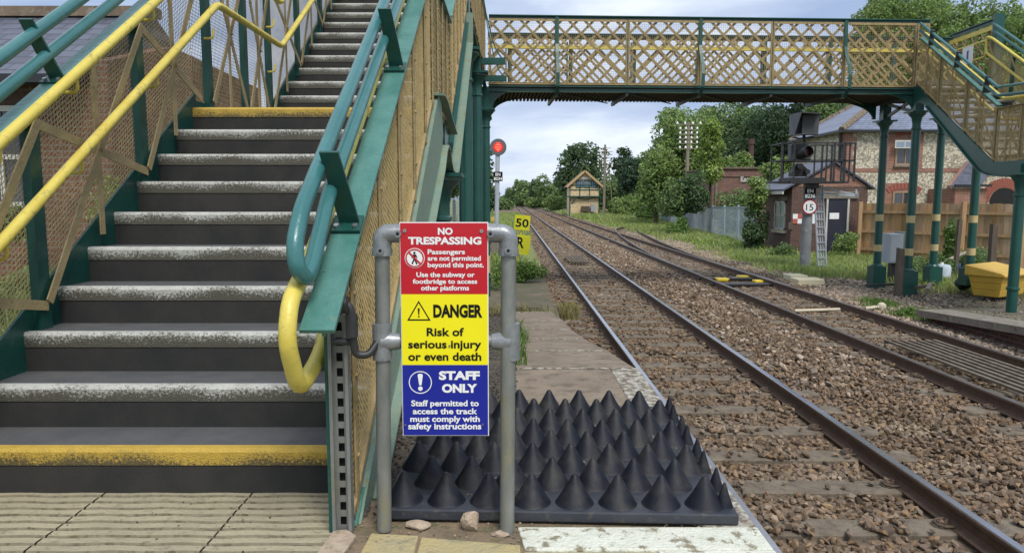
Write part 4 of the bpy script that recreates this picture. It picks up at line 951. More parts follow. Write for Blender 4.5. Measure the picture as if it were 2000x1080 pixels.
# treads, landing, stringers (descending towards the camera)
YF = 16.9
for k in range(1, 11): step(XF0+.06, XF1-.06, YF-(k-1)*GO, ZD-.0-(k-1)*RS, -1, yel=(k==1), deep=GO) if False else None
for k in range(0, 10):
    yk = YF - .15 - k*GO; zk = ZD-(k+1)*RS
    s = MB().box(XF0+.06, XF1-.06, yk-GO-.02, yk, zk-.05, zk).build('step', grit, FB)
    MB().box(XF0+.064, XF1-.064, yk-GO-.024, yk-GO+.025, zk-.055, zk+.004).build('nosing', nose_w, s)
ZL = ZD-10*RS; YL = YF-.15-10*GO
MB().box(XF0+.05, XF1-.05, YL-1.4, YL+.0, ZL-.06, ZL-.001).build('landing', grit, FB)
MB().box(XF0+.04, XF1+.1, YF-.14, 18.6, ZD-.10, ZD-.001).build('landing', grit, FB)
sF = [(YF-.1, ZD+.0), (YL+.08, ZL+.02)]
def nf(Y): return ZL + max(0, Y-YL)*SLP
seg = [(YL+.1, nf(YL+.1)-.16), (YF, nf(YF)-.16)]
parapet(XF0, 1, seg, 1.05, pitch=.04, wr=.003, posts=.98, braces=True, capm=green_top)
parapet(XF1, -1, seg, 1.05, pitch=.04, wr=.003, posts=.98, bars=False, capm=green_top)
parapet(XF0, 1, [(YL-1.3, ZL-.12), (YL+.095, ZL-.12)], 1.02, pitch=.035, wr=.0045, posts=.7, capm=tan)
parapet(XF1, -1, [(YL-1.3, ZL-.12), (YL+.095, ZL-.12)], 1.02, pitch=.035, wr=.0045, posts=.7, capm=tan, bars=False)
for xx in (XF0-.03, XF1):
    MB().prism([(xx,YF+.25,ZD-.10),(xx,YF-.02,ZD-.12),(xx,YL+.1,ZL-.13),(xx,YL-1.3,ZL-.13),(xx,YL-1.3,ZL-.36),(xx,YL-.35,ZL-.42),(xx,YL+.15,ZL-.38),(xx,YL+.5,ZL-.28),(xx,YF-.45,ZD-.62),(xx,YF-.2,ZD-.52),(xx,YF+.25,ZD-.50)], (.03,0,0)).build('stringer', green, FB)
    s = MB(); s.path([(xx+.015,YL-.35,ZL-.425),(xx+.015,YL+.15,ZL-.385),(xx+.015,YL+.5,ZL-.285),(xx+.015,YF-.45,ZD-.625)], .11, .02)
    s.build('stringer_flange', green, FB)
# near arch bracket at far end, going left from the column head
MB().prism([(9.42,17.03,ZB-.035),(9.42,17.03,3.25),(9.36,17.03,3.42),(9.22,17.03,3.58),(9.0,17.03,3.68),(8.6,17.03,ZB-.04)], (0,.05,0)).build('arch_bracket', green, FB)
# handrails far stairs
def fr(x, off, r, m, yA, yB, ex=()):
    return tubeobj('handrail', smooth_pts([(x, YF-.0, nf(YF)+off-.02)] + [(x, YL+.12, nf(YL+.12)+off), (x, YL-1.3, nf(YL)+off)]), r, m, n=8)
fr(XF0-.02, 1.22, .03, railgreen, 0, 0); fr(XF0-.03, 1.06, .03, railgreen, 0, 0); fr(XF0+.1, 1.0, .03, yellow, 0, 0); fr(XF0+.12, .6, .03, yellow, 0, 0)
fr(XF1+.02, 1.22, .03, railgreen, 0, 0); fr(XF1+.03, 1.06, .03, railgreen, 0, 0)
tubeobj('handrail', smooth_pts([(XF1-.1, YL-1.2, nf(YL)+.95),(XF1-.1, YL+.1, nf(YL+.1)+.95),(XF1-.1,YF-.2,nf(YF-.2)+.95),(XF1-.1,YF,nf(YF)+.9),(XF1-.1,YF,nf(YF)+.55),(XF1-.1,YF-.2,nf(YF-.2)+.55),(XF1-.1,YL+.1,nf(YL+.1)+.55),(XF1-.1, YL-1.2, nf(YL)+.55)]), .03, yellow)
for Yb in (16.5, 15.5, 14.5):
    z = nf(Yb)+.88; MB().prism([(XF0-.05,Yb-.03,z),(XF0+.05,Yb-.03,z),(XF0+.02,Yb-.14,z+.30),(XF0-.07,Yb-.14,z+.30)], (0,.03,.03)).build('rail_bracket', blackm, FB)
# end wall (east) of the top landing
g = MB(); xe = 11.18; ya, yb = 16.9, 18.6
g.beam((xe,ya,ZD+1.42),(xe,yb,ZD+1.42), .12, .02); g.beam((xe-.0,ya,ZD+1.37),(xe,yb,ZD+1.37), .02, .09); g.box(xe-.11,xe+.09,ya-.1,ya+.02,ZD-.3,ZD+1.5)
eo = g.build('end_parapet', green, FB)
m_ = MB(); c = ya-1.6
while c < yb:
    for sg in (1,-1):
        h = 1.3
        if sg == 1: t0, t1 = max(0, ya-c), min(h, yb-c); f = lambda t: (c+t, ZD+.02+t)
        else: t0, t1 = max(0, c+1.6-yb), min(h, c+1.6-ya); f = lambda t: (c+1.6-t, ZD+.02+t)
        if t1-t0 > .05: p_, q_ = f(t0), f(t1); m_.beam((xe+sg*.012,p_[0],p_[1]), (xe+sg*.012,q_[0],q_[1]), .01, .055, (1,0,0)) if False else m_.beam((xe+sg*.012,p_[0],p_[1]), (xe+sg*.012,q_[0],q_[1]), .012, .055)
    c += .36
m_.build('lattice_panel', lat, eo)
MB().beam((xe-.06,ya,ZD+1.22),(xe-.06,yb,ZD+1.22), .03, .10).build('yellow_kick_rail', yellow, eo)
tubeobj('handrail', smooth_pts([(xe-.14,yb-.1,ZD+.95),(xe-.14,ya+.15,ZD+.95),(xe-.14,ya+.15,ZD+.58),(xe-.14,yb-.1,ZD+.58)]), .025, yellow, eo)
sg_ = MB().box(xe-.19,xe-.18,17.45,17.85,ZD+.52,ZD+.93).build('platform_number_sign', whit, FB)
vs, fs = text_mb('1', .07, .22, .02); MB().add([(xe-.193, 17.64-a, ZD+.73+c_) for a, b, c_ in vs], fs).build('lettering', bluem, sg_)

# ------------------------------------------------------------------ SIGN FRAME
SF = empty('sign_frame', (-.24, 2.5, 0), 'galvanised scaffold pipe frame planted in front of the black spiked mat', 'sign frame')
xl, xr, ysf = -.467, -.018, 2.49
xlt, xrt = -.455, -.012
MB().tube([(xl,ysf,0),(xlt,ysf,1.03)], .0265, 20).build('post', galv, SF, smooth=True)
MB().tube([(xr,ysf-.02,-.01),(xrt,ysf,1.03)], .0265, 20).build('post', galv, SF, smooth=True)
MB().tube([(xlt+.06,ysf,1.08),(xrt-.06,ysf,1.08)], .022, 16).build('top_rail', galv, SF, smooth=True)
MB().tube([(xl+.03,ysf,.70),(xr-.03,ysf,.70)], .022, 16).build('middle_rail', galv, SF, smooth=True)
for s, x in ((1, xlt), (-1, xrt)):
    e_ = MB(); e_.tube(smooth_pts([(x,ysf,1.015),(x,ysf,1.083),(x+s*.075,ysf,1.083)], 8), .033, 20)
    e_.tube([(x,ysf,1.005),(x,ysf,1.03)], .036, 20); e_.tube([(x+s*.062,ysf,1.083),(x+s*.082,ysf,1.083)], .036, 20)
    o = e_.build('elbow', galvb, SF, smooth=True)
    for (gx, gz) in ((x+s*.062, 1.083), (x+s*.001, 1.025)):
        MB().tube([(gx,ysf-.03,gz),(gx,ysf-.046,gz)], .0125, 14).build('grub_screw_boss', galvb, o, smooth=True)
        MB().tube([(gx,ysf-.0455,gz),(gx,ysf-.0475,gz)], .006, 10).build('grub_screw', darkhole, o)
    tee = MB(); tee.tube([(x-s*.006,ysf,.635),(x-s*.006,ysf,.765)], .0345, 20); tee.tube([(x-s*.006,ysf,.70),(x+s*.06,ysf,.70)], [.038,.027], 18)
    tee.build('tee_joint', galvb, SF, smooth=True)
# sign panels
SG = empty('safety_sign', (-.235, 2.455, .36), 'tall three part warning sign in red, yellow and blue mounted on the pipe frame', 'sign')
sx0, sx1, sy = -.385, -.085, 2.452
ZS = [.365, .6165, .8685, 1.118]
def sz(py): return P(870, py, sy-.004).z
def sxx(px, py): return P(px, py, sy-.004).x
panels = []
for nm, za, zb, m in (('red_panel', 2, 3, redp), ('yellow_panel', 1, 2, yelp), ('blue_panel', 0, 1, blup)):
    panels.append(MB().box(sx0, sx1, sy, sy+.004, sz({3:436,2:575,1:713,0:850}[za]), sz({3:436,2:575,1:713,0:850}[zb])).build(nm, m, SG))
MB().box(sx0-.003, sx1+.003, sy+.0042, sy+.008, sz(852), sz(434)).build('backing_plate', whit, SG)
def lines(items, m, parent, dy=.0012):
    W = Writing()
    for (t, x0, x1, ytop, ybot, b) in items:
        a = P(x0, (ytop+ybot)/2, sy-.004); c = P(x1, (ytop+ybot)/2, sy-.004); h = P(x0,ytop,sy).z - P(x0,ybot,sy).z
        W.line(t, (a.x+c.x)/2, sy-dy, (a.z+c.z)/2, c.x-a.x, h, b)
    return W.mb.build('lettering', m, parent)
B1 = .028
lines([('NO',855,884,445,458,.04),('TRESPASSING',797,940,463,477,.04),('Passengers',835,908,487,496.5,B1),('are not permitted',835,939,499.5,509,B1),('beyond this point.',835,945,512.5,522,B1),
  ('Use the subway or',813,927,531.5,541,B1),('footbridge to access',806,932,545,554,B1),('other platforms',822,916,557.5,567,B1)], whit, panels[0])
lines([('DANGER',846,942,595,619,.045),('Risk of',833,906,640,656,B1),('serious injury',797,940,664,680,B1),('or even death',797,940,688,704,B1)], blk, panels[1])
lines([('STAFF',857,937,725,741,.05),('ONLY',863,932,750,766,.05),('Staff permitted to',803,935,781.5,793,B1),('access the track',806,932,797,808.5,B1),('must comply with',801,937,812,823.5,B1),('safety instructions',797,940,826,838,B1)], whit, panels[2])
def disc(cx, cz, r, y, m, name, parent, r0=0, n=36, th=.001):
    mb = MB()
    if r0 == 0: mb.prism([(cx+r*math.cos(2*math.pi*k/n), y, cz+r*math.sin(2*math.pi*k/n)) for k in range(n)], (0,th,0))
    else:
        vs = []; 
        for k in range(n):
            A = 2*math.pi*k/n
            for q, yy in ((r,y),(r0,y),(r0,y+th),(r,y+th)): vs.append((cx+q*math.cos(A), yy, cz+q*math.sin(A)))
        fs = []
        for k in range(n):
            a = k*4; b = ((k+1)%n)*4
            for j in range(4): fs.append((a+j, a+(j+1)%4, b+(j+1)%4, b+j))
        mb.add(vs, fs)
    return mb.build(name, m, parent)
# pictogram: walking person in prohibition circle
c = P(810, 504, sy); R0 = .0345
disc(c.x, c.z, R0, sy-.0008, whit, 'pictogram_disc', panels[0]); disc(c.x, c.z, R0*.93, sy-.0022, redp, 'pictogram_ring', panels[0], r0=R0*.80)
fg = MB(); k = R0
def poly(mb, pts, y=sy-.0016, o=(0,0), s=1): mb.prism([(o[0]+a*s, y, o[1]+b*s) for a, b in pts], (0,.0006,0))
poly(fg, [(math.cos(t)*.12-.02, .52+math.sin(t)*.12) for t in np.linspace(0,6.1,14)], o=(c.x,c.z), s=k)
poly(fg, [(-.15,.36),(.14,.36),(.28,.02),(.2,-.02),(.1,.18),(.08,-.1),(.28,-.6),(.15,-.64),(-.02,-.2),(-.2,-.62),(-.33,-.58),(-.14,-.1),(-.14,.16),(-.26,-.02),(-.33,.02)], o=(c.x,c.z), s=k)
fg.build('walking_figure', blk, panels[0])
sl_ = MB(); d = k*.82*.707; w_ = k*.06
poly(sl_, [(-d-w_,d-w_),(-d+w_,d+w_),(d+w_,-d+w_),(d-w_,-d-w_)], y=sy-.0026, o=(c.x,c.z)); sl_.build('prohibition_bar', redp, panels[0])
# warning triangle
c = P(818, 609, sy); w0 = P(841,609,sy).x-c.x; h0 = (P(818,587,sy).z-P(818,626,sy).z)
zt_ = P(818,587,sy).z; zb_ = zt_-h0
poly_ = MB(); poly_.prism([(c.x,sy-.0006,zt_),(c.x+w0,sy-.0006,zb_),(c.x-w0,sy-.0006,zb_)], (0,.0004,0)); poly_.build('triangle_border', blk, panels[1])
k2 = .80; zc_ = zb_+h0*.36
MB().prism([(c.x,sy-.0012,zc_+(zt_-zc_)*k2),(c.x+w0*k2,sy-.0012,zc_+(zb_-zc_)*k2),(c.x-w0*k2,sy-.0012,zc_+(zb_-zc_)*k2)], (0,.0004,0)).build('triangle_field', yelp, panels[1])
ex = MB(); s_ = h0*.20; cz_ = zb_+h0*.42
ex.prism([(c.x-s_*.27,sy-.0018,cz_+s_),(c.x+s_*.27,sy-.0018,cz_+s_),(c.x+s_*.12,sy-.0018,cz_-s_*.7),(c.x-s_*.12,sy-.0018,cz_-s_*.7)], (0,.0004,0)); 
ex.prism([(c.x+s_*.22*math.cos(t),sy-.0018,cz_-s_*1.1+s_*.22*math.sin(t)) for t in np.linspace(0,6,12)], (0,.0004,0)); ex.build('exclamation_mark', blk, panels[1])
c = P(821, 746.5, sy); disc(c.x, c.z, .0405, sy-.0008, whit, 'mandatory_ring', panels[2], r0=.0375)
ex = MB(); ex.prism([(c.x-.009,sy-.001,c.z+.026),(c.x-.006,sy-.001,c.z+.031),(c.x+.006,sy-.001,c.z+.031),(c.x+.009,sy-.001,c.z+.026),(c.x+.004,sy-.001,c.z-.010),(c.x-.004,sy-.001,c.z-.010)], (0,.0005,0))
ex.prism([(c.x+.008*math.cos(t),sy-.001,c.z-.022+.008*math.sin(t)) for t in np.linspace(0,6,16)], (0,.0005,0)); ex.build('exclamation_mark', whit, panels[2])
for px, py in ((790.5,450.5),(940.5,451.5),(878,675),(792,829),(943,828)):
    q = P(px, py, sy); MB().tube([(q.x,sy-.002,q.z),(q.x,sy-.0045,q.z)], .0062 if py < 500 else .0035, 12).build('fixing_screw', screw, SG); MB().tube([(q.x,sy-.0044,q.z),(q.x,sy-.005,q.z)], .002, 8).build('screw_slot', darkhole, SG)

# ------------------------------------------------------------------ SPIKED MAT
MT = empty('spiked_mat', (.2, 3.2, 0), 'black plastic anti trespass mat of pointed cones beside the platform edge', 'spiked mat')
mx0, mx1, my0, my1 = -.475, .855, 2.545, 3.93
MB().box(mx0, mx1, my0, my1, .008, .05).build('base_plate', mat('dusty_black_plastic', (.026,.031,.042), (.04,.044,.054), scale=9, rough=.45, bump=.2, bscale=200, c3=(.08,.072,.06), t3=.62, s3=25, w3=.06), MT, bevel=.006)
def cone_at(x, y, r, h, half=False):
    n = 28
    prof = [(r*1.05,.0),(r*1.0,.003),(r*.96,.008),(r*.61,h*.43),(r*.29,h*.80),(r*.18,h*.94),(r*.09,h)]
    c = MB().lathe((x,y,.0495), prof, n); return c
PX = .164; row = 0; y = my0+.087
cone_me = None; small_me = None
while y < my1-.03 and row < 8:
    offx = 0 if row % 2 == 0 else PX/2
    nx_ = 8 if row % 2 == 0 else 8
    xx = mx0+.075+offx - (0 if row % 2 == 0 else 0)
    for i in range(8):
        x = xx + i*PX
        if x > mx1-.05: continue
        if cone_me is None:
            o = cone_at(x, y, .0715, .112).build('cone', blackp, MT, smooth=True); cone_me = o.data; c0 = (x, y)
        else:
            o = bpy.data.objects.new('cone', cone_me); col.objects.link(o); o.parent = MT; o.location = (x-c0[0], y-c0[1], 0)
    # small cones in the gap at the right edge
    if True:
        for q in ((mx1-.036, y-.01),) if row % 2 == 0 else ((mx1-.03, y-.03),):
            if small_me is None:
                o = cone_at(q[0], q[1], .033, .092).build('small_cone', blackp, MT, smooth=True); small_me = o.data; s0 = q
            else:
                o = bpy.data.objects.new('small_cone', small_me); col.objects.link(o); o.parent = MT; o.location = (q[0]-s0[0], q[1]-s0[1], 0)
    y += .172; row += 1
for px, py in ((1052,966),(1306,971)):
    q = at(px, py, .052); MB().lathe((q.x,q.y,.05), [(.011,0),(.010,.004),(.004,.006)], 12).build('mat_screw', screw, MT)
MT.rotation_euler = (0,0,R(-2.2)); MT.location = (.205, 3.185, 0)
# loose stones
def rock(x, y, z, sx_, sy_, sz_, label, m=sand, seed=1):
    r_ = np.random.default_rng(seed); import bmesh
    bm = bmesh.new(); bmesh.ops.create_icosphere(bm, subdivisions=3, radius=1)
    pl = r_.normal(size=(14,3)); pl /= np.linalg.norm(pl, axis=1)[:,None]; dd = r_.uniform(.55,.85,14)
    for v in bm.verts:
        p_ = np.array(v.co)
        for n_, d_ in zip(pl, dd):
            k_ = p_.dot(n_)-d_
            if k_ > 0: p_ = p_-n_*k_
        v.co = Vector(p_*np.array([sx_,sy_,sz_])*1.25)
    me = bpy.data.meshes.new('loose_stone'); bm.to_mesh(me); bm.free()
    o = link_mesh('loose_stone', me, m, None, (x,y,z)); tag(o, label, 'stone'); return o
rockm = mat('pale_broken_stone', (.44,.35,.26), (.34,.26,.19), scale=22, rough=.9, bump=.8, bscale=60, c3=(.22,.2,.13), t3=.62, s3=30)
q = at(918, 1034, .0); rock(q.x, q.y, .034, .036, .022, .045, 'upright pale broken stone leaning against the front of the spiked mat', rockm, 3)
q = at(813, 1028, .0); rock(q.x, q.y, .006, .045, .03, .012, 'flat pale stone lying behind the paving near the left sign post', rockm, 5)
q = at(977, 1045, .0); rock(q.x, q.y, .006, .028, .02, .012, 'small flat stone near the foot of the right sign post', rockm, 8)
q = at(648, 1050, .0); MB().prism([(-.66,2.28,0),(-.575,2.26,0),(-.555,2.42,0),(-.60,2.47,0),(-.645,2.46,0)], (0,0,.012)).build('broken_slab', rockm, org=(-.6,2.4,0), label='broken corner of paving at the foot of the slotted channel post', cat='slab')

# ------------------------------------------------------------------ signals
def writing_obj(lines_, m, parent, y):
    W = Writing()
    for (t, cx, cz, wd, h, b) in lines_: W.line(t, cx, y, cz, wd, h, b)
    return W.mb.build('lettering', m, parent)
Ys1 = 27.; S1 = empty('railway_signal', (P(970,400,Ys1).x, Ys1, -1.05), 'slim grey signal post with one round red light, left of the tracks', 'railway signal')
b0 = P(969,490,Ys1); t0 = P(972,303,Ys1)
MB().tube([(b0.x,Ys1,-1.1),(t0.x,Ys1,t0.z)], .085, 14).build('post', cab, S1, smooth=True)
MB().box(b0.x-.28,b0.x+.28,Ys1-.2,Ys1+.3,-1.1,-.35).build('concrete_base', concr, S1)
h0 = P(973,288,Ys1); rr = 16*Ys1/F
MB().lathe((0,0,0), [(rr*.98,0),(rr,.02),(rr,.10),(rr*.6,.16),(rr*.3,.30)], 30); hd = MB()
hd.v = []; tmp = MB().lathe((0,0,0), [(rr*.96,0),(rr,.02),(rr,.09),(rr*.6,.14),(rr*.5,.30)], 30)
hd.add([(h0.x+a, Ys1-.12+c_, h0.z+b) for a, b, c_ in tmp.v], tmp.f); hd.build('signal_head', mat('signal_grey', (.10,.105,.11), (.12,.125,.13), rough=.5), S1, smooth=True)
disc(h0.x, h0.z, rr*.58, Ys1-.128, sigred, 'lens', S1)
bb = MB()
for i, (dz, wd) in enumerate(((.17,.12),(.10,.2),(.02,.26),(-.06,.24),(-.12,.14),(-.19,.06))): bb.box(h0.x-wd*.5, h0.x+wd*.5, Ys1-.134, Ys1-.130, h0.z+dz*.8-.008, h0.z+dz*.8+.008)
bb.build('lit_bar', sigbar, S1)
pc = P(972.5,345,Ys1-.1); pw = 9*Ys1/F
pl = MB().box(pc.x-pw,pc.x+pw,Ys1-.12,Ys1-.10,pc.z-pw,pc.z+pw).build('number_plate', blk, S1)
writing_obj([('EN',pc.x,pc.z+pw*.45,pw*1.05,pw*.62,.03),('8234',pc.x,pc.z-pw*.45,pw*1.75,pw*.62,.03)], whit, pl, Ys1-.125)
# yellow speed boards
Yb = 22.; c5 = P(1020,435,Yb); cR = P(1020,478,Yb)
SB = empty('speed_board', (c5.x,Yb,-1.1), 'two faded yellow speed boards reading 50 and R on a short post', 'speed sign')
MB().tube([(P(1008,500,Yb).x,Yb,-1.15),(c5.x,Yb,c5.z)], .03, 10).build('post', yellow, SB)
def board(cx, cz, hw, hh, rot, skew=0):
    pts = [(-hw,-hh),(hw,-hh),(hw,hh),(-hw,hh)]; ca, sa = math.cos(rot), math.sin(rot)
    return [(cx+a*ca-b*sa, cz+a*sa+b*ca) for a, b in pts]
ysgn = mat('faded_fluorescent_yellow', (.72,.72,.02), (.66,.64,.02), scale=3, rough=.5, c3=(.4,.36,.03), t3=.68, s3=6)
for nm, cc, hw_, hh_, rt_, tx, tw, th_ in (('50_board', c5, 15, 14.5, -.09, '50', 25, 16), ('R_board', cR, 15, 19, -.12, 'R', 14, 21)):
    k = Yb/F; pts = board(cc.x, cc.z, hw_*k, hh_*k, rt_); o = MB().prism([(a, Yb-.06, b) for a, b in pts], (0,.02,0)).build('board', ysgn, SB)
    vs, fs = text_mb(tx, tw*k, th_*k, .02); ca, sa = math.cos(rt_), math.sin(rt_)
    ox, oz = (0,0) if tx == '50' else (-.05,.08)
    MB().add([(cc.x+ox+a*ca-c_*sa, Yb-.064, cc.z+oz+a*sa+c_*ca) for a, b, c_ in vs], fs).build('lettering', blk, o)
# tall signal with cage
Yt = 23.2; k = Yt/F
S2 = empty('railway_signal', (P(1574,520,Yt).x,Yt,-1.1), 'tall grey signal post with black caged platform, hooded head and ladder', 'railway signal')
bq = P(1571,525,Yt); tq = P(1580,356,Yt)
MB().tube([(bq.x,Yt,-1.12),(bq.x+.01,Yt,-.95),(tq.x,Yt,tq.z)], [.185,.165,.155], 20).build('post', mat('mottled_grey_post', (.15,.16,.165), (.21,.22,.225), scale=2.5, rough=.6, c3=(.4,.4,.4), t3=.66, s3=2.2), S2, smooth=True)
MB().lathe((bq.x,Yt,-1.12), [(.26,0),(.26,.10),(.19,.12)], 14).build('post_base', concr, S2)
def bx(px0, px1, py0, py1, ya, yb, nm, m, par=S2, bev=0):
    a = P(px0,py1,ya); b = P(px1,py0,ya); return MB().box(a.x,b.x,ya,yb,a.z,b.z).build(nm, m, par, bevel=bev)
bx(1543,1612,347,358,Yt-.5,Yt+.5,'platform_frame',blackm)
bx(1516,1658,354,358,Yt-.45,Yt+.45,'platform_floor',blackm)
# cage
cg = MB(); zt_ = P(1600,282,Yt).z; zm_ = P(1600,315,Yt).z; zf_ = P(1600,356,Yt).z; xa = P(1517,300,Yt).x; xb = P(1657,300,Yt).x
for yy in (Yt-.45, Yt+.45):
    for zz in (zt_, zm_): cg.beam((xa,yy,zz),(xb,yy,zz),.04,.04)
    for i, px in enumerate((1517,1541,1603,1618,1637,1657)): x = P(px,300,Yt).x; cg.beam((x,yy,zf_),(x,yy,zt_),.055 if i > 2 else .04,.04,(0,1,0))
for x in (xa, xb):
    for zz in (zt_, zm_): cg.beam((x,Yt-.45,zz),(x,Yt+.45,zz),.04,.04)
for yy in (Yt-.1,Yt+.2): cg.beam((xb,yy,zf_),(xb,yy,zt_),.04,.04,(0,1,0))
cg.build('cage', blackm, S2)
# hood
A = [P(1542,225,Yt-.15),P(1545,264,Yt-.15),P(1558,263,Yt-.55),P(1565,219,Yt-.55),P(1603,220,Yt-.55),P(1592,262,Yt-.55),P(1596,260,Yt-.1),P(1596,222,Yt-.1)]
hm = MB()
hm.add([P(1542,224,Yt-.1),P(1541,266,Yt-.1),P(1551,264,Yt-.6),P(1565,219,Yt-.6),P(1604,221,Yt-.6),P(1591,262,Yt-.6),P(1597,264,Yt+.1),P(1600,224,Yt+.1)],
   [(0,1,2,3),(2,5,4,3)[::-1] if False else (1,6,5,2),(3,4,7,0),(0,7,6,1)])
hb = hm.build('hood', greyhood, S2); hb.modifiers.new('thick','SOLIDIFY').thickness = .03
bx(1566,1592,226,262,Yt-.28,Yt-.2,'hood_back',greyhood)
MB().tube([P(1570,264,Yt),P(1572,280,Yt)], .05, 10).tube([P(1548,268,Yt),P(1560,271,Yt),P(1590,268,Yt)], .025, 8).build('hood_mount', blackm, S2)
bx(1545,1586,281,314,Yt-.25,Yt+.1,'signal_head',greyhood,bev=.05)
q = P(1567,299,Yt-.3); MB().tube([(q.x-.02,Yt-.24,q.z-.02),(q.x+.08,Yt-.62,q.z+.03)], [.17,.165], 20, caps=False).build('lens_hood', blackm, S2, smooth=True)
MB().tube([(q.x+.03,Yt-.42,q.z+.01),(q.x+.032,Yt-.43,q.z+.01)], .15, 20).build('unlit_lens', mat('dark_red_lens', (.07,.02,.016), (.10,.04,.03), rough=.25), S2)
lo = MB(); a = P(1562,333,Yt); lo.prism([P(1547,345,Yt-.3),P(1576,345,Yt-.3),P(1580,333,Yt-.3),P(1566,320,Yt-.3),P(1556,320,Yt-.3),P(1547,337,Yt-.3)], (0,.3,0))
lo.tube([P(1562,325,Yt-.3),P(1564,325,Yt-.5)], .09, 14); lo.tube([P(1574,336,Yt-.3),P(1578,336,Yt-.5)], .08, 14); lo.build('position_light', blackm, S2)
# number plate, speed disc and ladder
bx(1572,1594,367,388,Yt-.22,Yt-.20,'number_plate',blk)
pq = P(1582.5,378,Yt-.22); writing_obj([('EN',pq.x,P(0,373,Yt).z,.20,.115,.03),('8236',pq.x,P(0,383,Yt).z,.33,.115,.03)], whit, S2, Yt-.226)
dq = P(1581.5,404.5,Yt-.22); disc(dq.x,dq.z,14.8*k,Yt-.215,mat('sign_red_border',(.30,.01,.03),(.28,.01,.03),rough=.5),'speed_disc_border',S2); disc(dq.x,dq.z,12.2*k,Yt-.218,whit,'speed_disc',S2,th=.002)
writing_obj([('15',dq.x,dq.z,.23,.215,.0)], blk, S2, Yt-.222)
bx(1580,1600,357,368,Yt-.25,Yt+.2,'post_cap',blackm)
ld = MB(); la = P(1598,362,Yt+.1); lb = P(1607,508,Yt-.1)
for dx_ in (-.14,.14): ld.beam((la.x+dx_,Yt+.1,la.z),(lb.x+dx_,Yt-.1,-1.05),.05,.03)
for i in range(11): t = (i+.5)/11; q = Vector((la.x,Yt+.1,la.z)).lerp(Vector((lb.x,Yt-.1,-1.05)), t); ld.beam(q+Vector((-.14,0,0)), q+Vector((.14,0,0)), .03,.03)
for dx_ in (-.08,.0,.08): ld.beam((la.x+dx_,Yt+.14,la.z),(lb.x+dx_,Yt-.06,-1.05),.075,.01)
ld.build('ladder', cab, S2)
MB().beam(P(1600,365,Yt),P(1672,381,Yt),.05,.05).beam(P(1600,377,Yt),P(1672,383,Yt),.05,.05).beam(P(1672,370,Yt),P(1672,384,Yt),.05,.05,(0,1,0)).build('side_bracket', cab, S2)

# ------------------------------------------------------------------ buildings
def box_px(px0, px1, py0, py1, y0, d, nm, m, par, bev=0):
    a = P(px0,py1,y0); b = P(px1,py0,y0); return MB().box(a.x,b.x,y0,y0+d,a.z,b.z).build(nm, m, par, bevel=bev)
def window(par, px0, px1, py0, py1, y, fm, gm, mull=(1,1), fw=.07, sill=None, gm2=None):
    a = P(px0,py1,y); b = P(px1,py0,y); f = MB()
    f.box(a.x,b.x,y-.05,y+.02,b.z-fw,b.z); f.box(a.x,b.x,y-.05,y+.02,a.z,a.z+fw); f.box(a.x,a.x+fw,y-.05,y+.02,a.z+fw,b.z-fw); f.box(b.x-fw,b.x,y-.05,y+.02,a.z+fw,b.z-fw)
    for i in range(1,mull[0]): x = lerp(a.x,b.x,i/mull[0]); f.box(x-fw*.3,x+fw*.3,y-.04,y+.01,a.z+fw,b.z-fw)
    for i in range(1,mull[1]): z = lerp(a.z,b.z,i/mull[1]); f.box(a.x+fw,b.x-fw,y-.037,y+.013,z-fw*.3,z+fw*.3)
    o = f.build('window', fm, par); MB().box(a.x+fw*.5,b.x-fw*.5,y-.012,y-.006,a.z+fw*.5,b.z-fw*.5).build('pane', gm, o)
    if sill: MB().box(a.x-.06,b.x+.06,y-.12,y+.0,a.z-.09,a.z-.002).build('sill', sill, o)
    return o
# cream signal cabin far away
Yc = 100.; SBX = empty('signal_cabin', (P(1146,420,Yc).x,Yc,-1.1), 'small cream timber signal cabin with green trim and gabled roof beside the tracks', 'signal cabin')
x0 = P(1113,400,Yc).x; x1 = P(1170,400,Yc).x; dpt = 5.5
zE = P(0,362,Yc).z; zR = P(0,335,Yc).z; zF = P(0,384,Yc).z
boards = brickmat('cream_weatherboard', (.74,.57,.34), (.68,.52,.31), (.40,.29,.17), bw=30, bh=.17, ms=.016, rough=.6)
MB().prism([(x0,Yc,-1.15),(x1,Yc,-1.15),(x1,Yc,zE),((x0+x1)/2,Yc,zR-.1),(x0,Yc,zE)], (0,dpt,0)).build('wall', boards, SBX)
rf = MB(); xm = (x0+x1)/2
for s, xe_ in ((-1,x0-.45),(1,x1+.45)): rf.prism([(xm,Yc-.4,zR),(xe_,Yc-.4,zE-.28),(xe_,Yc-.4,zE-.18),(xm,Yc-.4,zR+.1)], (0,dpt+.8,0))
rf.build('roof', ridgem, SBX)
bg_ = MB()
for s, xe_ in ((-1,x0-.5),(1,x1+.5)): bg_.beam((xm,Yc-.45,zR+.05),(xe_,Yc-.45,zE-.25),.06,.28)
bg_.build('bargeboard', mat('orange_cream_board', (.52,.36,.18), (.45,.3,.15), rough=.6), SBX)
tr_ = MB()
for z in (zF, P(0,371,Yc).z, zE): tr_.box(x0-.03,x1+.03,Yc-.06,Yc,z-.06,z+.06)
for x in (x0,x0+(x1-x0)/3,x0+(x1-x0)*2/3,x1): tr_.box(x-.06,x+.06,Yc-.055,Yc-.001,zF,zE)
for x in (x0, x1): tr_.box(x-.08,x+.08,Yc-.052,Yc-.002,-1.1,zF)
tr_.box(x0-.75,x1+.9,Yc-.5,Yc-.08,zF-.1,zF+.05)
tr_.build('trim', green, SBX)
for i in range(3):
    pxa = 1127+i*15.5-1; window(SBX, 1124.5+i*15,1138.5+i*15,352,367,Yc-.02,green,glassb,(3,1),.10)
bl_ = MB()
for z in (P(0,365,Yc).z,): pass
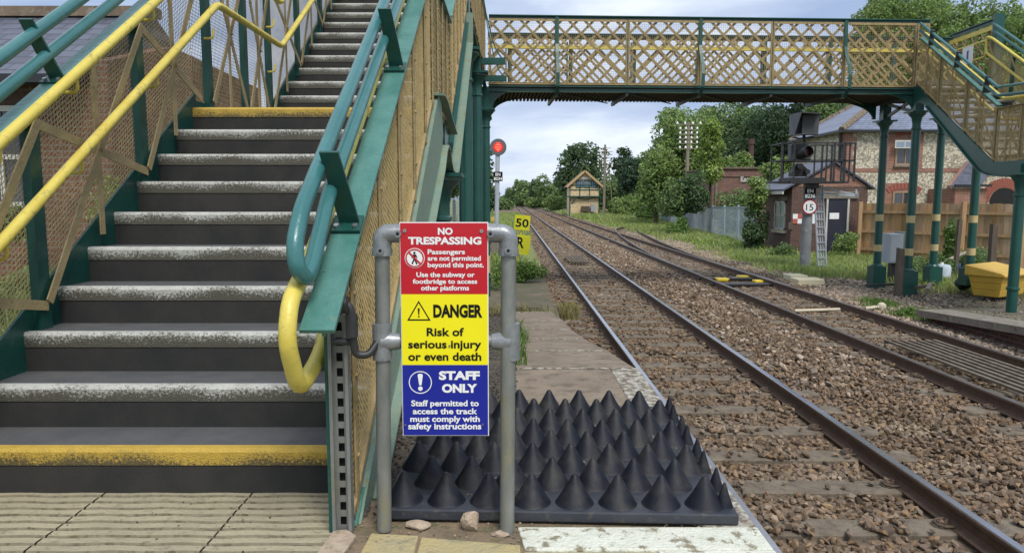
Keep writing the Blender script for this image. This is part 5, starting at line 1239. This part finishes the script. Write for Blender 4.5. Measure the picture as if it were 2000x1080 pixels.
br_ = MB().beam((x0+.9,Yc-.5,zF-.1),(x0+.2,Yc-.02,zF-1.0),.07,.09).beam(P(1142,390,Yc-.2),P(1126,386,Yc-.2),.06,.1).beam(P(1142,390,Yc-.2),P(1164,386,Yc-.2),.06,.1); br_.build('bracket', green, SBX)
box_px(1136,1151,403,413,Yc-.9,.8,'store_box',oldwood,SBX); box_px(1154,1163,400,414,Yc-.9,.7,'cabinet',cab,SBX)
box_px(1134,1154,346,350,Yc-.1,.05,'name_board',whitepaint,SBX)
# ruined brick building with sign
Yr = 50.; RB = empty('ruined_building', (P(1440,430,Yr).x,Yr,-1.1), 'low ruined brick building with white gothic lettering, overgrown with ivy', 'building')
xa, xb = P(1390,400,Yr).x, P(1560,400,Yr).x; zt_ = P(0,330,Yr).z
MB().box(xa,xb,Yr,Yr+7,-1.2,zt_).build('wall', brickold, RB)
MB().box(xa-.15,xb+.1,Yr-.12,Yr+7.1,zt_,zt_+.12).build('parapet_coping', ridgem, RB)
MB().box(xa-.08,xb+.05,Yr-.06,Yr-.001,zt_-.55,zt_-.35).build('string_course', brickold, RB)
w3 = Writing(); w3.line('Keens Mu', P(1465,350,Yr).x, Yr-.08, P(0,350,Yr).z, 38*Yr/F, 10*Yr/F, .05); w3.mb.build('lettering', whitepaint, RB)
MB().box(xa+.2,xa+.35,Yr-.09,Yr-.001,-1.2,zt_-.8).box(xa+.9,xa+1.05,Yr-.09,Yr-.001,-1.2,.6).build('pilaster', concr, RB)
window(RB,1391,1400,402,432,Yr,whitepaint,glassd,(2,2),.06)
q = P(1466,325,56); CH = MB().tube([(q.x,56,-1),(q.x,56,P(0,280,56).z)], .2, 14).tube([(q.x,56,P(0,282,56).z),(q.x,56,P(0,272,56).z)], .26, 14)
CH.build('flue_pipe', mat('rusty_brown_pipe', (.10,.05,.04), (.07,.04,.035), rough=.8), None, org=(q.x,56,-1), smooth=True, label='tall rusty brown flue pipe standing behind the ruined brick building', cat='flue pipe')
q = P(1445,320,54); MB().lathe((q.x,54,P(0,327,54).z), [(.28,-2.5),(.28,0),(.2,.02),(.22,.3),(.26,.42)], 12).build('chimney_pot', mat('orange_terracotta', (.42,.17,.05), (.35,.14,.05), rough=.8), RB)
# hut
Yh = 29.; HT = empty('brick_hut', (P(1600,490,Yh).x,Yh,-1.1), 'small dark brick hut with slate roof and black door behind the caged signal', 'hut')
xa, xb = P(1545,430,Yh).x, P(1692,430,Yh).x; zE = P(0,366,Yh).z; zA = P(0,318,Yh).z; xm = P(1628,330,Yh).x; dp = 2.9
fp = [(xa,Yh,-1.15),(xb,Yh,-1.15),(xb,Yh,P(0,362,Yh).z),(xm,Yh,zA),(xa,Yh,zE)]
MB().prism(fp, (0,dp,0)).build('wall', brickh, HT)
MB().prism([(xa+.2,Yh-.02,zE+.02),(xb-.05,Yh-.02,zE+.02),(xm,Yh-.02,zA-.05)], (0,.02,0)).build('gable_brickwork', brickb, HT)
rf = MB(); rf.prism([(xm,Yh-.12,zA+.0),(xa-.42,Yh-.12,zE-.16),(xa-.42,Yh-.12,zE-.08),(xm,Yh-.12,zA+.09)], (0,dp+.4,0)); rf.prism([(xm,Yh-.12,zA+.0),(xb+.25,Yh-.12,zE-.10),(xb+.25,Yh-.12,zE-.02),(xm,Yh-.12,zA+.09)], (0,dp+.4,0)); rf.build('roof', slate, HT)
MB().box(xa-.44,xa-.38,Yh-.1,Yh+dp+.2,zE-.28,zE-.16).build('fascia', whitepaint, HT)
dr = box_px(1612,1655,389,492,Yh-.03,.025,'door',doorm,HT)
df = MB(); a = P(1609,494,Yh); b = P(1659,386,Yh); df.box(a.x,a.x+.07,Yh-.06,Yh-.001,-1.1,b.z); df.box(b.x-.08,b.x,Yh-.06,Yh-.001,-1.1,b.z); df.build('door_frame', whitepaint, HT)
box_px(1606,1678,374,388,Yh-.08,.08,'lintel',concr,HT)
ds = box_px(1620,1639,416,428,Yh-.04,.008,'door_notice',whit,dr)
# window on the left wall
zw0, zw1 = P(0,448,30.2).z, P(0,393,30.2).z
wf = MB(); xw = xa-.03; ya, yb = 29.55, 30.75
for (y0_, y1_, z0_, z1_) in ((ya,yb,zw0,zw0+.07),(ya,yb,zw1-.07,zw1),(ya,ya+.07,zw0,zw1),(yb-.07,yb,zw0,zw1),((ya+yb)/2-.03,(ya+yb)/2+.03,zw0,zw1),(ya,yb,(zw0+zw1)/2-.02,(zw0+zw1)/2+.02)): wf.box(xw-.03,xw+.02,y0_,y1_,z0_,z1_)
wo = wf.build('window', whitepaint, HT); MB().box(xw-.0,xw+.005,ya+.03,yb-.03,zw0+.03,zw1-.03).build('pane', glassb, wo)
MB().box(xa-.12,xa,ya-.1,yb+.1,zw0-.14,zw0-.01).build('sill', mat('cream_stone', (.5,.45,.33),(.42,.38,.28), rough=.8), wo); MB().box(xa-.05,xa,ya-.15,yb+.15,zw1+.01,zw1+.22).build('lintel', concr, wo)
for px0, px1, m_, nm in ((1548,1567,whit,'notice'),(1585,1594,whit,'notice')):
    o = box_px(px0,px1,418,437,Yh-.02,.012,nm,m_,HT)
    if px0 == 1548:
        box_px(1558,1567,418,427.5,Yh-.024,.003,'red_square',mat('faded_red',(.45,.10,.07),(.4,.09,.07),rough=.6),o); box_px(1548,1558,427.5,437,Yh-.024,.003,'red_square',MATS['faded_red'],o)
box_px(1540,1549,434,448,Yh-.08,.08,'meter_box',oldwood,HT)
# flint house
Yf = 36.; FH = empty('flint_house', (18,Yf,-1.1), 'large flint cobble and red brick house with pale slate hipped roof', 'house')
xc = P(1648,300,Yf).x; xr_ = P(2120,300,Yf).x; zE = P(0,253,Yf).z
MB().box(xc,xr_,Yf,Yf+6.3,-1.2,zE).build('wall', flint, FH)
# hipped roof
ov = .3; zrg = zE+2.5; rf = MB()
c0 = Vector((xc-ov,Yf-ov,zE-.05)); c1 = Vector((xr_+ov,Yf-ov,zE-.05)); c2 = Vector((xr_+ov,Yf+6.4,zE-.05)); c3_ = Vector((xc-ov,Yf+6.4,zE-.05))
g0 = Vector((xc+4.3,Yf+4.0,zrg)); g1 = Vector((xr_-4,Yf+4.0,zrg)); gb = Vector((xc+4.3,Yf+6.4,zrg)); 
rf.add([c0,c1,g1,g0,gb,c3_,c2], [(0,1,2,3),(0,3,4,5),(1,6,2),(3,2,6,4),(0,5,6,1)]); rf.build('roof', slatel, FH)
rd = MB()
def ridge(a, b, r):
    n = int((b-a).length/.38)
    for i in range(n): p_, q_ = a.lerp(b, i/n), a.lerp(b, (i+.93)/n); rd.tube([p_, q_], r, 6)
ridge(c0, g0, .17); ridge(g0, g1, .15); ridge(g0, gb, .15); ridge(c3_, gb, .15); rd.build('ridge_tiles', ridgem, FH)
MB().box(xc-ov-.1,xr_+ov,Yf-ov-.1,Yf-ov+.02,zE-.17,zE-.05).box(xc-ov-.1,xc-ov+.02,Yf-ov,Yf+6.4,zE-.17,zE-.05).tube([(xc-.1,Yf+.25,zE-.2),(xc-.1,Yf+.25,-1)], .06, 8).build('gutter', gutter, FH)
# brick quoins, bands, window surrounds
qn = MB(); n = int((zE+1.1)/.225)
for i in range(n):
    z = -1.1+i*.225; wq = .62 if i % 2 else .42; qn.box(xc-.012,xc+wq,Yf-.014,Yf+.0-.001,z,z+.224); qn.box(xc-.014,xc-.001,Yf,Yf+(.42 if i % 2 else .62),z,z+.224)
qn.build('quoin', brickb, FH)
def band(px0, px1, py0, py1, dd=.02): return box_px(px0,px1,py0,py1,Yf-dd,dd-.001,'brick_band',brickb,FH)
band(1665,1990,329,337,.016)
band(1731,1805,258,330,.02); band(1724,1790,358,400,.02)
band(1850,1884,277,290,.021) if False else None
window(FH,1747,1789,274,323,Yf-.02,mat('brown_frame',(.36,.23,.13),(.3,.2,.12),rough=.5),glassd,(2,1),.08,sill=concr)
ca_ = box_px(1748,1788,274,290,Yf-.32,.04,'open_casement',whitepaint,FH); box_px(1751,1767,277,287,Yf-.33,.006,'pane',glassb,ca_); box_px(1769,1785,277,287,Yf-.33,.006,'pane',glassb,ca_)
window(FH,1742,1783,374,402,Yf-.02,MATS['brown_frame'],glassd,(2,1),.08)
# voussoir arch over the lower window and doorway
for (pcx, pcy, ra, rb, sp) in ((1960,395,28,46,180),(1763,420,50,62,70),(1768,318,52,62,44)):
    vs_ = MB(); c_ = P(pcx,pcy,Yf-.05); kk = Yf/F; nn = int(sp/180*26)
    for i in range(nn):
        A0 = R(90-sp/2+sp*i/nn); A1 = R(90-sp/2+sp*(i+.88)/nn)
        vs_.prism([(c_.x+r_*kk*math.cos(t), Yf-.045, c_.z+r_*kk*math.sin(t)) for r_, t in ((ra,A0),(rb,A0),(rb,A1),(ra,A1))], (0,.03,0))
    vs_.build('brick_arch', mat('arch_brick%d' % pcx if False else 'rubbed_red_brick', (.32,.10,.07), (.24,.08,.055), scale=8, rough=.85), FH)
c_ = P(1960,395,Yf-.03); kk = Yf/F; MB().prism([(c_.x+27*kk*math.cos(t), Yf-.03, c_.z+27*kk*math.sin(t)) for t in np.linspace(0,math.pi,18)]+[(c_.x-27*kk,Yf-.03,-1.1),(c_.x+27*kk,Yf-.03,-1.1)], (0,.02,0)).build('arched_doorway', darkhole, FH)
# lean to with sloped slate roof
LT = MB(); y_ = Yf-2.2
a = P(1866,364,y_); b = P(1928,364,y_)
MB().box(a.x,b.x,y_,Yf-.03,-1.1,P(0,368,y_).z).build('porch_wall', brickb, FH)
MB().prism([P(1855,366,y_-.1),P(1915,366,y_-.1),P(1948,318,Yf-.05),P(1888,318,Yf-.05)], (0,0,.08)).build('porch_roof', slate, FH)
MB().beam(P(1853,366,y_-.1),P(1890,318,Yf-.05),.14,.14).build('porch_verge', brickb, FH)
MB().box(a.x-.1,b.x+.1,y_-.2,y_-.08,a.z-.02,a.z+.08).build('gutter', gutter, FH)
# station building, left behind the stairs
LB = empty('station_house', (-6,10,0), 'red brick station building with dark slate roof behind the left stair mesh', 'house')
MB().box(-13,-5.0,9.0,14.4,-1.0,2.78).build('wall', brick, LB)
MB().prism([(-5.0,9.02,2.785),(-5.0,14.4,2.785),(-5.0,14.4,3.38),(-5.0,10.8,3.43),(-5.0,9.02,2.9)], (-.25,0,0)).build('parapet_wall', brick, LB)
rf = MB(); rf.add([(-13,8.7,2.68),(-5.25,8.7,2.68),(-5.25,10.8,3.88),(-13,10.8,3.88),(-13,8.7,2.60),(-5.25,8.7,2.60),(-5.25,13.3,2.6),(-13,13.3,2.6)], [(0,1,2,3),(3,2,6,7),(4,5,1,0),(1,5,6,2),(4,7,6,5),(0,3,7,4)]); rf.build('roof', slate, LB)
MB().beam((-13,10.8,3.92),(-5.2,10.8,3.92),.24,.14).build('ridge_tiles', ridgem, LB)
MB().beam((-5.22,8.68,2.66),(-5.22,10.8,3.91),.05,.12).build('bargeboard', blackm, LB)
MB().beam((-13,8.62,2.62),(-5.2,8.62,2.62),.12,.10).build('gutter', gutter, LB)
def win_l(x0, x1, z0, z1, nm='window'):
    f = MB(); y = 8.98
    for (a,b,c,d) in ((x0,x1,z1-.07,z1),(x0,x1,z0,z0+.07),(x0,x0+.07,z0,z1),(x1-.07,x1,z0,z1),((x0+x1)/2-.025,(x0+x1)/2+.025,z0,z1),(x0,x1,(z0+z1)/2-.03,(z0+z1)/2+.03)): f.box(a,b,y-.04,y+.02,c,d)
    o = f.build(nm, whitepaint, LB); MB().box(x0+.03,x1-.03,y-.01,y-.004,z0+.03,z1-.03).build('pane', glassd, o)
win_l(-6.75,-5.95,1.1,2.35); win_l(-8.4,-7.6,1.1,2.35)
MB().box(-5.0,-4.96,11.2,12.1,1.2,2.3).build('window', whitepaint, LB); MB().box(-4.965,-4.955,11.28,12.02,1.28,2.22).build('pane', glassd, LB)
# mid-ground shrubs by the station wall
tree(60,480,700,90,7.2,lf_mid,'green shrub behind the lower left of the stair mesh',None,trunk=False,name='shrub',cat='bush',m_b=16,leaf=.05,dens=1.6,ground=0)
tree(215,330,470,42,8.6,lf_bright,'light green climbing plant on the brick wall seen through the stair mesh',None,trunk=False,name='shrub',cat='bush',m_b=14,leaf=.055,dens=1.4,ground=0)
tree(20,380,480,45,8.4,lf_mid,'green shrub against the brick wall at the far left',None,trunk=False,name='shrub',cat='bush',m_b=12,leaf=.055,dens=1.4,ground=0)

# ------------------------------------------------------------------ fences
def palisade(p0, p1, h0, h1, n, label, ht0, ht1):
    c = empty('mesh_fence', (p0.x,p0.y,-1.1), label, 'fence')
    pm = MB(); 
    for i in range(n+1):
        t = i/n; q = p0.lerp(p1, t); h = lerp(h0,h1,t); pm.box(q.x-.006,q.x+.006,q.y-.004,q.y+.004,-1.1,h+.0)
    for j in range(18):
        f_ = (j+.5)/18; pm.beam((p0.x,p0.y,lerp(-1.1,h0,f_)),(p1.x,p1.y,lerp(-1.1,h1,f_)),.008,.011)
    pm.build('wire_mesh', palis, c)
    for f_ in (.995,): MB().beam((p0.x,p0.y+.03,lerp(-1.1,h0,f_)),(p1.x,p1.y+.03,lerp(-1.1,h1,f_)),.04,.06).build('rail', palis, c)
    d = (p1-p0).length; m = max(1, int(d/3.4))
    for i in range(m+1): q = p0.lerp(p1, i/m); h = lerp(h0,h1,i/m); MB().box(q.x-.05,q.x+.05,q.y-.06,q.y+.06,-1.1,h+.12).build('fence_post', palis, c)
palisade(Vector((15.2,73,0)), Vector((11.4,33.5,0)), .42, .85, 330, 'blue grey see-through mesh fence running behind the grass from the far bushes to the hut', 0, 0)
palisade(Vector((17.2,92,0)), Vector((15.6,78,0)), .45,.45, 120, 'short distant piece of mesh fence by the far bushes', 0, 0)
pA = P(872,410,30); pB = P(897,410,30); palisade(Vector((pA.x-.6,30,0)), Vector((pB.x,30,0)), P(0,388,30).z, P(0,388,30).z, 24, 'grey mesh fence piece seen between the stair and the first columns', 0, 0)
# close board timber fence
TF = empty('timber_fence', (15,26,-1.1), 'tan close board timber fence in front of the flint house', 'fence')
fa = Vector((P(1680,400,28.6).x,28.6,0)); fb = Vector((P(2060,400,23.6).x,23.6,0)); L_ = (fb-fa).length; n = int(L_/.125); dr_ = (fb-fa)/L_; nf_ = Vector((-dr_.y,dr_.x,0))
bd = MB()
for i in range(n):
    a = fa+dr_*(i*.125); b = a+dr_*.135; z = 1.05+random.uniform(-.02,.02); bd.prism([a+Vector((0,0,-1.1))+nf_*(.02*(i%2)), b+Vector((0,0,-1.1))+nf_*(.02*(i%2)), b+Vector((0,0,z))+nf_*(.02*(i%2)), a+Vector((0,0,z))+nf_*(.02*(i%2))], nf_*.015)
wood_b = leaf = None
woodi = mat('fence_board_wood', (.40,.255,.125), (.30,.185,.09), scale=1.5, rough=.75, island=.22, stretch=(5,5,.5))
bd.build('boards', woodi, TF)
for z in (.72,-.05,-.75): MB().beam(fa-nf_*.05+Vector((0,0,z)), fb-nf_*.05+Vector((0,0,z)), .06,.10).build('rail', wood, TF)
i = .05
while i < L_: q = fa+dr_*i-nf_*.09; MB().box(q.x-.075,q.x+.075,q.y-.06,q.y+.06,-1.15,1.12).build('fence_post', wood, TF); i += 1.85

# ------------------------------------------------------------------ small things on the right
def bin_(px0, px1, py0, py1, Y): pass
Yg = 15.7; q = P(1953,582,Yg)
GB = empty('grit_bin', (q.x,Yg,q.z), 'yellow plastic grit bin with sloping lid behind the near right column', 'bin')
g = MB(); z0, z1 = q.z, q.z+.46; gx0, gx1 = q.x, q.x+1.25
def frus(mb, x0, x1, y0, y1, z0, z1, i): mb.add([(x0+i,y0+i,z0),(x1-i,y0+i,z0),(x1-i,y1-i,z0),(x0+i,y1-i,z0),(x0,y0,z1),(x1,y0,z1),(x1,y1,z1),(x0,y1,z1)], [(0,3,2,1),(4,5,6,7),(0,1,5,4),(1,2,6,5),(2,3,7,6),(3,0,4,7)])
hz = (z1-z0)/3
for j in range(3): frus(g, gx0-.03*j, gx1+.03*j, Yg-.03*j, Yg+.60+.03*j, z0+hz*j, z0+hz*(j+1)-.004, .035)
g.build('bin_body', yelbin, GB, bevel=.012)
MB().prism([(gx0-.11,Yg-.12,z1),(gx0-.11,Yg+.72,z1),(gx0-.11,Yg+.72,z1+.24),(gx0-.11,Yg-.04,z1+.09),(gx0-.11,Yg-.12,z1+.05)], (gx1-gx0+.22,0,0)).build('lid', yelbin, GB, bevel=.015)
GB.rotation_euler = (0,0,R(33))
Yk = 19.5; CB = empty('equipment_cabinet', (P(1750,500,Yk).x,Yk,-1.1), 'pale grey metal equipment cabinet standing between the two nearest right columns', 'cabinet')
a = P(1735,514,Yk); b = P(1757,457,Yk); MB().box(a.x,b.x+.12,Yk,Yk+.45,a.z,b.z).build('cabinet_body', cab, CB, bevel=.01); MB().box(b.x+.12,b.x+.25,Yk+.05,Yk+.5,a.z-.02,b.z+.05).build('cabinet_back', galv, CB)
MB().box(a.x+.03,b.x-.0,Yk-.012,Yk-.001,a.z+.04,b.z-.04).build('cabinet_door', cab, CB); MB().box(a.x+.15,a.x+.30,Yk+.1,Yk+.3,-1.12,a.z).build('stand', blackm, CB)
def stub(px, py0, py1, Y, w, label, lean=0): a = P(px,py0,Y); b = P(px,py1,Y); MB().prism([(a.x-w/2,Y,-1.12),(a.x+w/2,Y,-1.12),(a.x+w/2+lean,Y,a.z),(a.x-w/2+lean,Y,a.z+.03)], (0,w,0)).build('wooden_stub', oldwood, org=(a.x,Y,b.z), label=label, cat='post')
stub(1762,487,556,16.6,.13,'short dark wooden stub beside the second right column')
stub(1874,430,482,20.5,.10,'old wooden post among weeds in front of the timber fence',.05)
stub(1945,440,515,19,.14,'weathered round topped wooden post near the right edge before the fence')
Yj = 20.0; JG = empty('water_container', (P(1843,530,Yj).x,Yj,-1.05), 'translucent white plastic water container on the ground between columns', 'container')
jx = P(1842,530,Yj).x; jz0 = P(0,544,Yj).z; jz1 = P(0,516,Yj).z
MB().lathe((jx,Yj,0), [(.17,jz0),(.20,jz0+.03),(.205,jz1-.10),(.17,jz1-.02),(.08,jz1)], 10).build('container_body', jugm, JG, smooth=True); MB().lathe((jx-.05,Yj,0), [(.045,jz1),(.045,jz1+.05)], 10).build('cap', whit, JG)
q = P(1862,519,21.3); MB().lathe((q.x,21.3,0), [(.16,q.z-.12),(.2,q.z),(.2,q.z+.08),(.17,q.z+.08)], 12).build('tub', bluem, org=(q.x,21.3,-1), label='blue plastic tub lying behind the white water container', cat='tub')
q = P(1885,550,17.4); tm = MB().lathe((0,0,0), [(.13,-.2),(.15,-.18),(.19,.12),(.2,.14),(.185,.14),(.15,-.15)], 16); rm_ = Matrix.Rotation(R(35),4,'Y') @ Matrix.Rotation(R(30),4,'X')
b_ = MB().add([rm_ @ Vector(v)+Vector((q.x,17.4,q.z)) for v in tm.v], tm.f); b_.build('bucket', blackm, org=(q.x,17.4,q.z), smooth=True, label='tipped over black bucket on the rubble left of the yellow bin', cat='bucket')
def plank(p0, p1, w, h, m, label): MB().beam(p0,p1,w,h).build('plank', m, org=tuple(p0), label=label, cat='plank')
plank(P(1846,510,20.8),P(1903,486,21.3),.10,.04,mat('bleached_wood',(.36,.32,.26),(.28,.24,.2),rough=.8),'bleached plank leaning in the weeds between the right columns')
plank(P(1790,562,16.6),P(1822,556,16.8),.12,.05,oldwood,'dark broken board on the ground right of the second column')
plank(P(1812,566,16.3),P(1817,555,16.4),.08,.08,MATS['bleached_wood'],'pale stub of timber lying right of the second column')
plank(P(1690,557,17.2),P(1765,555,17.2),.06,.05,MATS['black_painted_metal'],'dark cable trough running past the column plinths')
plank((-2.2,13.6,-.98),(.75,13.5,-.98),.22,.07,oldwood,'long dark timber lying across the far end of the concrete ramp')
plank((-2.0,14.3,-1.0),(.6,14.35,-1.0),.20,.06,oldwood,'second dark timber behind the end of the concrete ramp')
# point machine, rods
Yp = 19.3; PM = empty('point_machine', (P(1570,545,Yp).x,Yp,-1.1), 'cream point machine box on the ground beside the far track', 'point machine')
a = P(1537,557,Yp+.8); b = P(1570,536,Yp+.8); MB().box(a.x,b.x,Yp+.5,Yp+1.1,a.z,b.z).build('motor_cover', creamp, PM, bevel=.02)
a = P(1556,560,Yp-.2); b = P(1608,545,Yp-.2); MB().box(a.x,b.x,Yp-.3,Yp+.3,a.z,b.z).build('gear_cover', creamp, PM, bevel=.02)
MB().box(b.x,b.x+.22,Yp-.2,Yp+.2,a.z,a.z+.05).build('foot', creamp, PM)
for k_, (yy, lb) in enumerate(((19.9,'black stretcher bar across the turnout, farther one'),(18.6,'thick black bar across the far track at the point blades, nearer one'))):
    MB().box(5.25,6.9,yy-.09-.05*k_,yy+.09+.05*k_,-1.05,-.985).build('stretcher_bar', blackm, org=(6,yy,-1.03), bevel=.01, label=lb, cat='point bar')
rodm = mat('pale_pipe', (.6,.53,.40), (.5,.44,.33), rough=.6)
for px, py, lb in ((1452,540,'small yellow block on the siding turnout sleeper, left one'),(1484,549,'small yellow block between the rails of the turnout, right one'),(1410,545,'small yellow block nearest the middle track on the turnout')):
    q = at(px,py,-1.0); MB().box(q.x-.17,q.x+.17,q.y-.15,q.y+.15,-1.05,-.97).build('yellow_block', mat('bright_yellow_plastic',(.75,.55,.02),(.7,.5,.02),rough=.4) if 'bright_yellow_plastic' not in MATS else MATS['bright_yellow_plastic'], org=(q.x,q.y,-1.05), bevel=.02, label=lb, cat='point detector')
def rod(a, b, r, lb, ball=False):
    m = MB().tube([a, b], r, 8)
    if ball: m.lathe((b.x,b.y,b.z), [(.02,-.09),(.075,-.06),(.095,0),(.075,.06),(.02,.09)], 12)
    m.build('point_rod', rodm, org=tuple(a), smooth=True, label=lb, cat='rod')
rod(at(1690,602,-1.03), at(1722,599,-1.01), .035, 'cream pipe with a ball end outside the far track', True)
rod(at(1552,607,-1.04), at(1640,604,-1.04), .03, 'pale pipe lying across the sleepers of the far track')
rod(at(1400,546,-1.03), at(1440,543,-1.03), .03, 'white pipe across the turnout sleepers')
# slatted grids between the rails
def grid(x0, x1, y0, y1, nb, z, label):
    g = empty('slatted_grid', ((x0+x1)/2,(y0+y1)/2,-1.05), label, 'grid')
    b = MB()
    for i in range(nb): x = lerp(x0,x1,i/(nb-1)); b.beam((x,y0,z),(x,y1,z),.05,.03)
    b.build('slats', sleeper, g); c = MB()
    for k_ in range(5): y = lerp(y0+.05,y1-.05,k_/4); c.beam((x0-.03,y,z-.025),(x1+.03,y,z-.025),.05,.02)
    c.build('cross_bars', clip, g)
grid(5.70,6.44,7.6,10.7,7,-.935,'brown slatted grid lying between the rails of the far track')
grid(2.05,2.65,24.6,27.5,7,-.96,'small dark slatted grid between the rails of the nearer track')
# telegraph poles
def tpole(px, py_top, Y, r, arms, label, wires=None):
    t = P(px,py_top,Y); rt = empty('telegraph_pole', (t.x,Y,-1.15), label, 'telegraph pole', None)
    MB().tube([(t.x-.05,Y,-1.2),(t.x,Y,t.z)], [r*1.2,r*.85], 10).build('pole', polewood, rt, smooth=True)
    for (py, hw, ni) in arms:
        z = P(px,py,Y).z; w_ = hw*Y/F; ar = MB().beam((t.x-w_,Y-.12,z),(t.x+w_,Y-.12,z),.07,.06).build('crossarm', polewood, rt)
        for s in (-1,1):
            for i in range(ni):
                x = t.x+s*lerp(w_*.32,w_*.96,i/max(1,ni-1))
                MB().lathe((x,Y-.12,z), [(.02,.03),(.02,.04),(.085,.045),(.08,.12),(.05,.2),(.02,.22)], 8).build('insulator', insul, ar, smooth=True)
tpole(1345,240,57,.15,[(244,23,2),(254,17,2),(263,17,2),(272,17,2),(281,17,2),(291,17,2)],'pale wooden telegraph pole carrying rows of white insulators')
tpole(1182,283,95,.16,[(290,10,2),(297,14,2),(303,14,2),(309,14,2),(315,14,2),(321,14,2),(327,14,2)],'distant dark telegraph pole with many crossarms right of the signal cabin')
q0 = P(1190,335,94); q1 = P(1197,410,94); MB().tube([q0,q1], .05, 6).build('stay_wire', polewood, org=tuple(q1), label='slanting stay wire beside the distant telegraph pole', cat='wire')
# yellow box and cabinet by the left verge
q = P(964,428,40); MB().box(q.x-.12,q.x+.12,40,40.2,q.z-.12,q.z+.1).box(q.x-.03,q.x+.03,40.05,40.1,-1.1,q.z-.12).build('lineside_box', yelbin, org=(q.x,40,-1.1), bevel=.01, label='small yellow lineside box behind the grey signal post', cat='box')
q = P(934,395,34); MB().box(q.x-.18,q.x+.16,34,34.4,-1.1,P(0,378,34).z).build('lineside_cabinet', creamp, org=(q.x,34,-1.1), bevel=.02, label='pale lineside cabinet glimpsed between two green bridge columns', cat='cabinet')
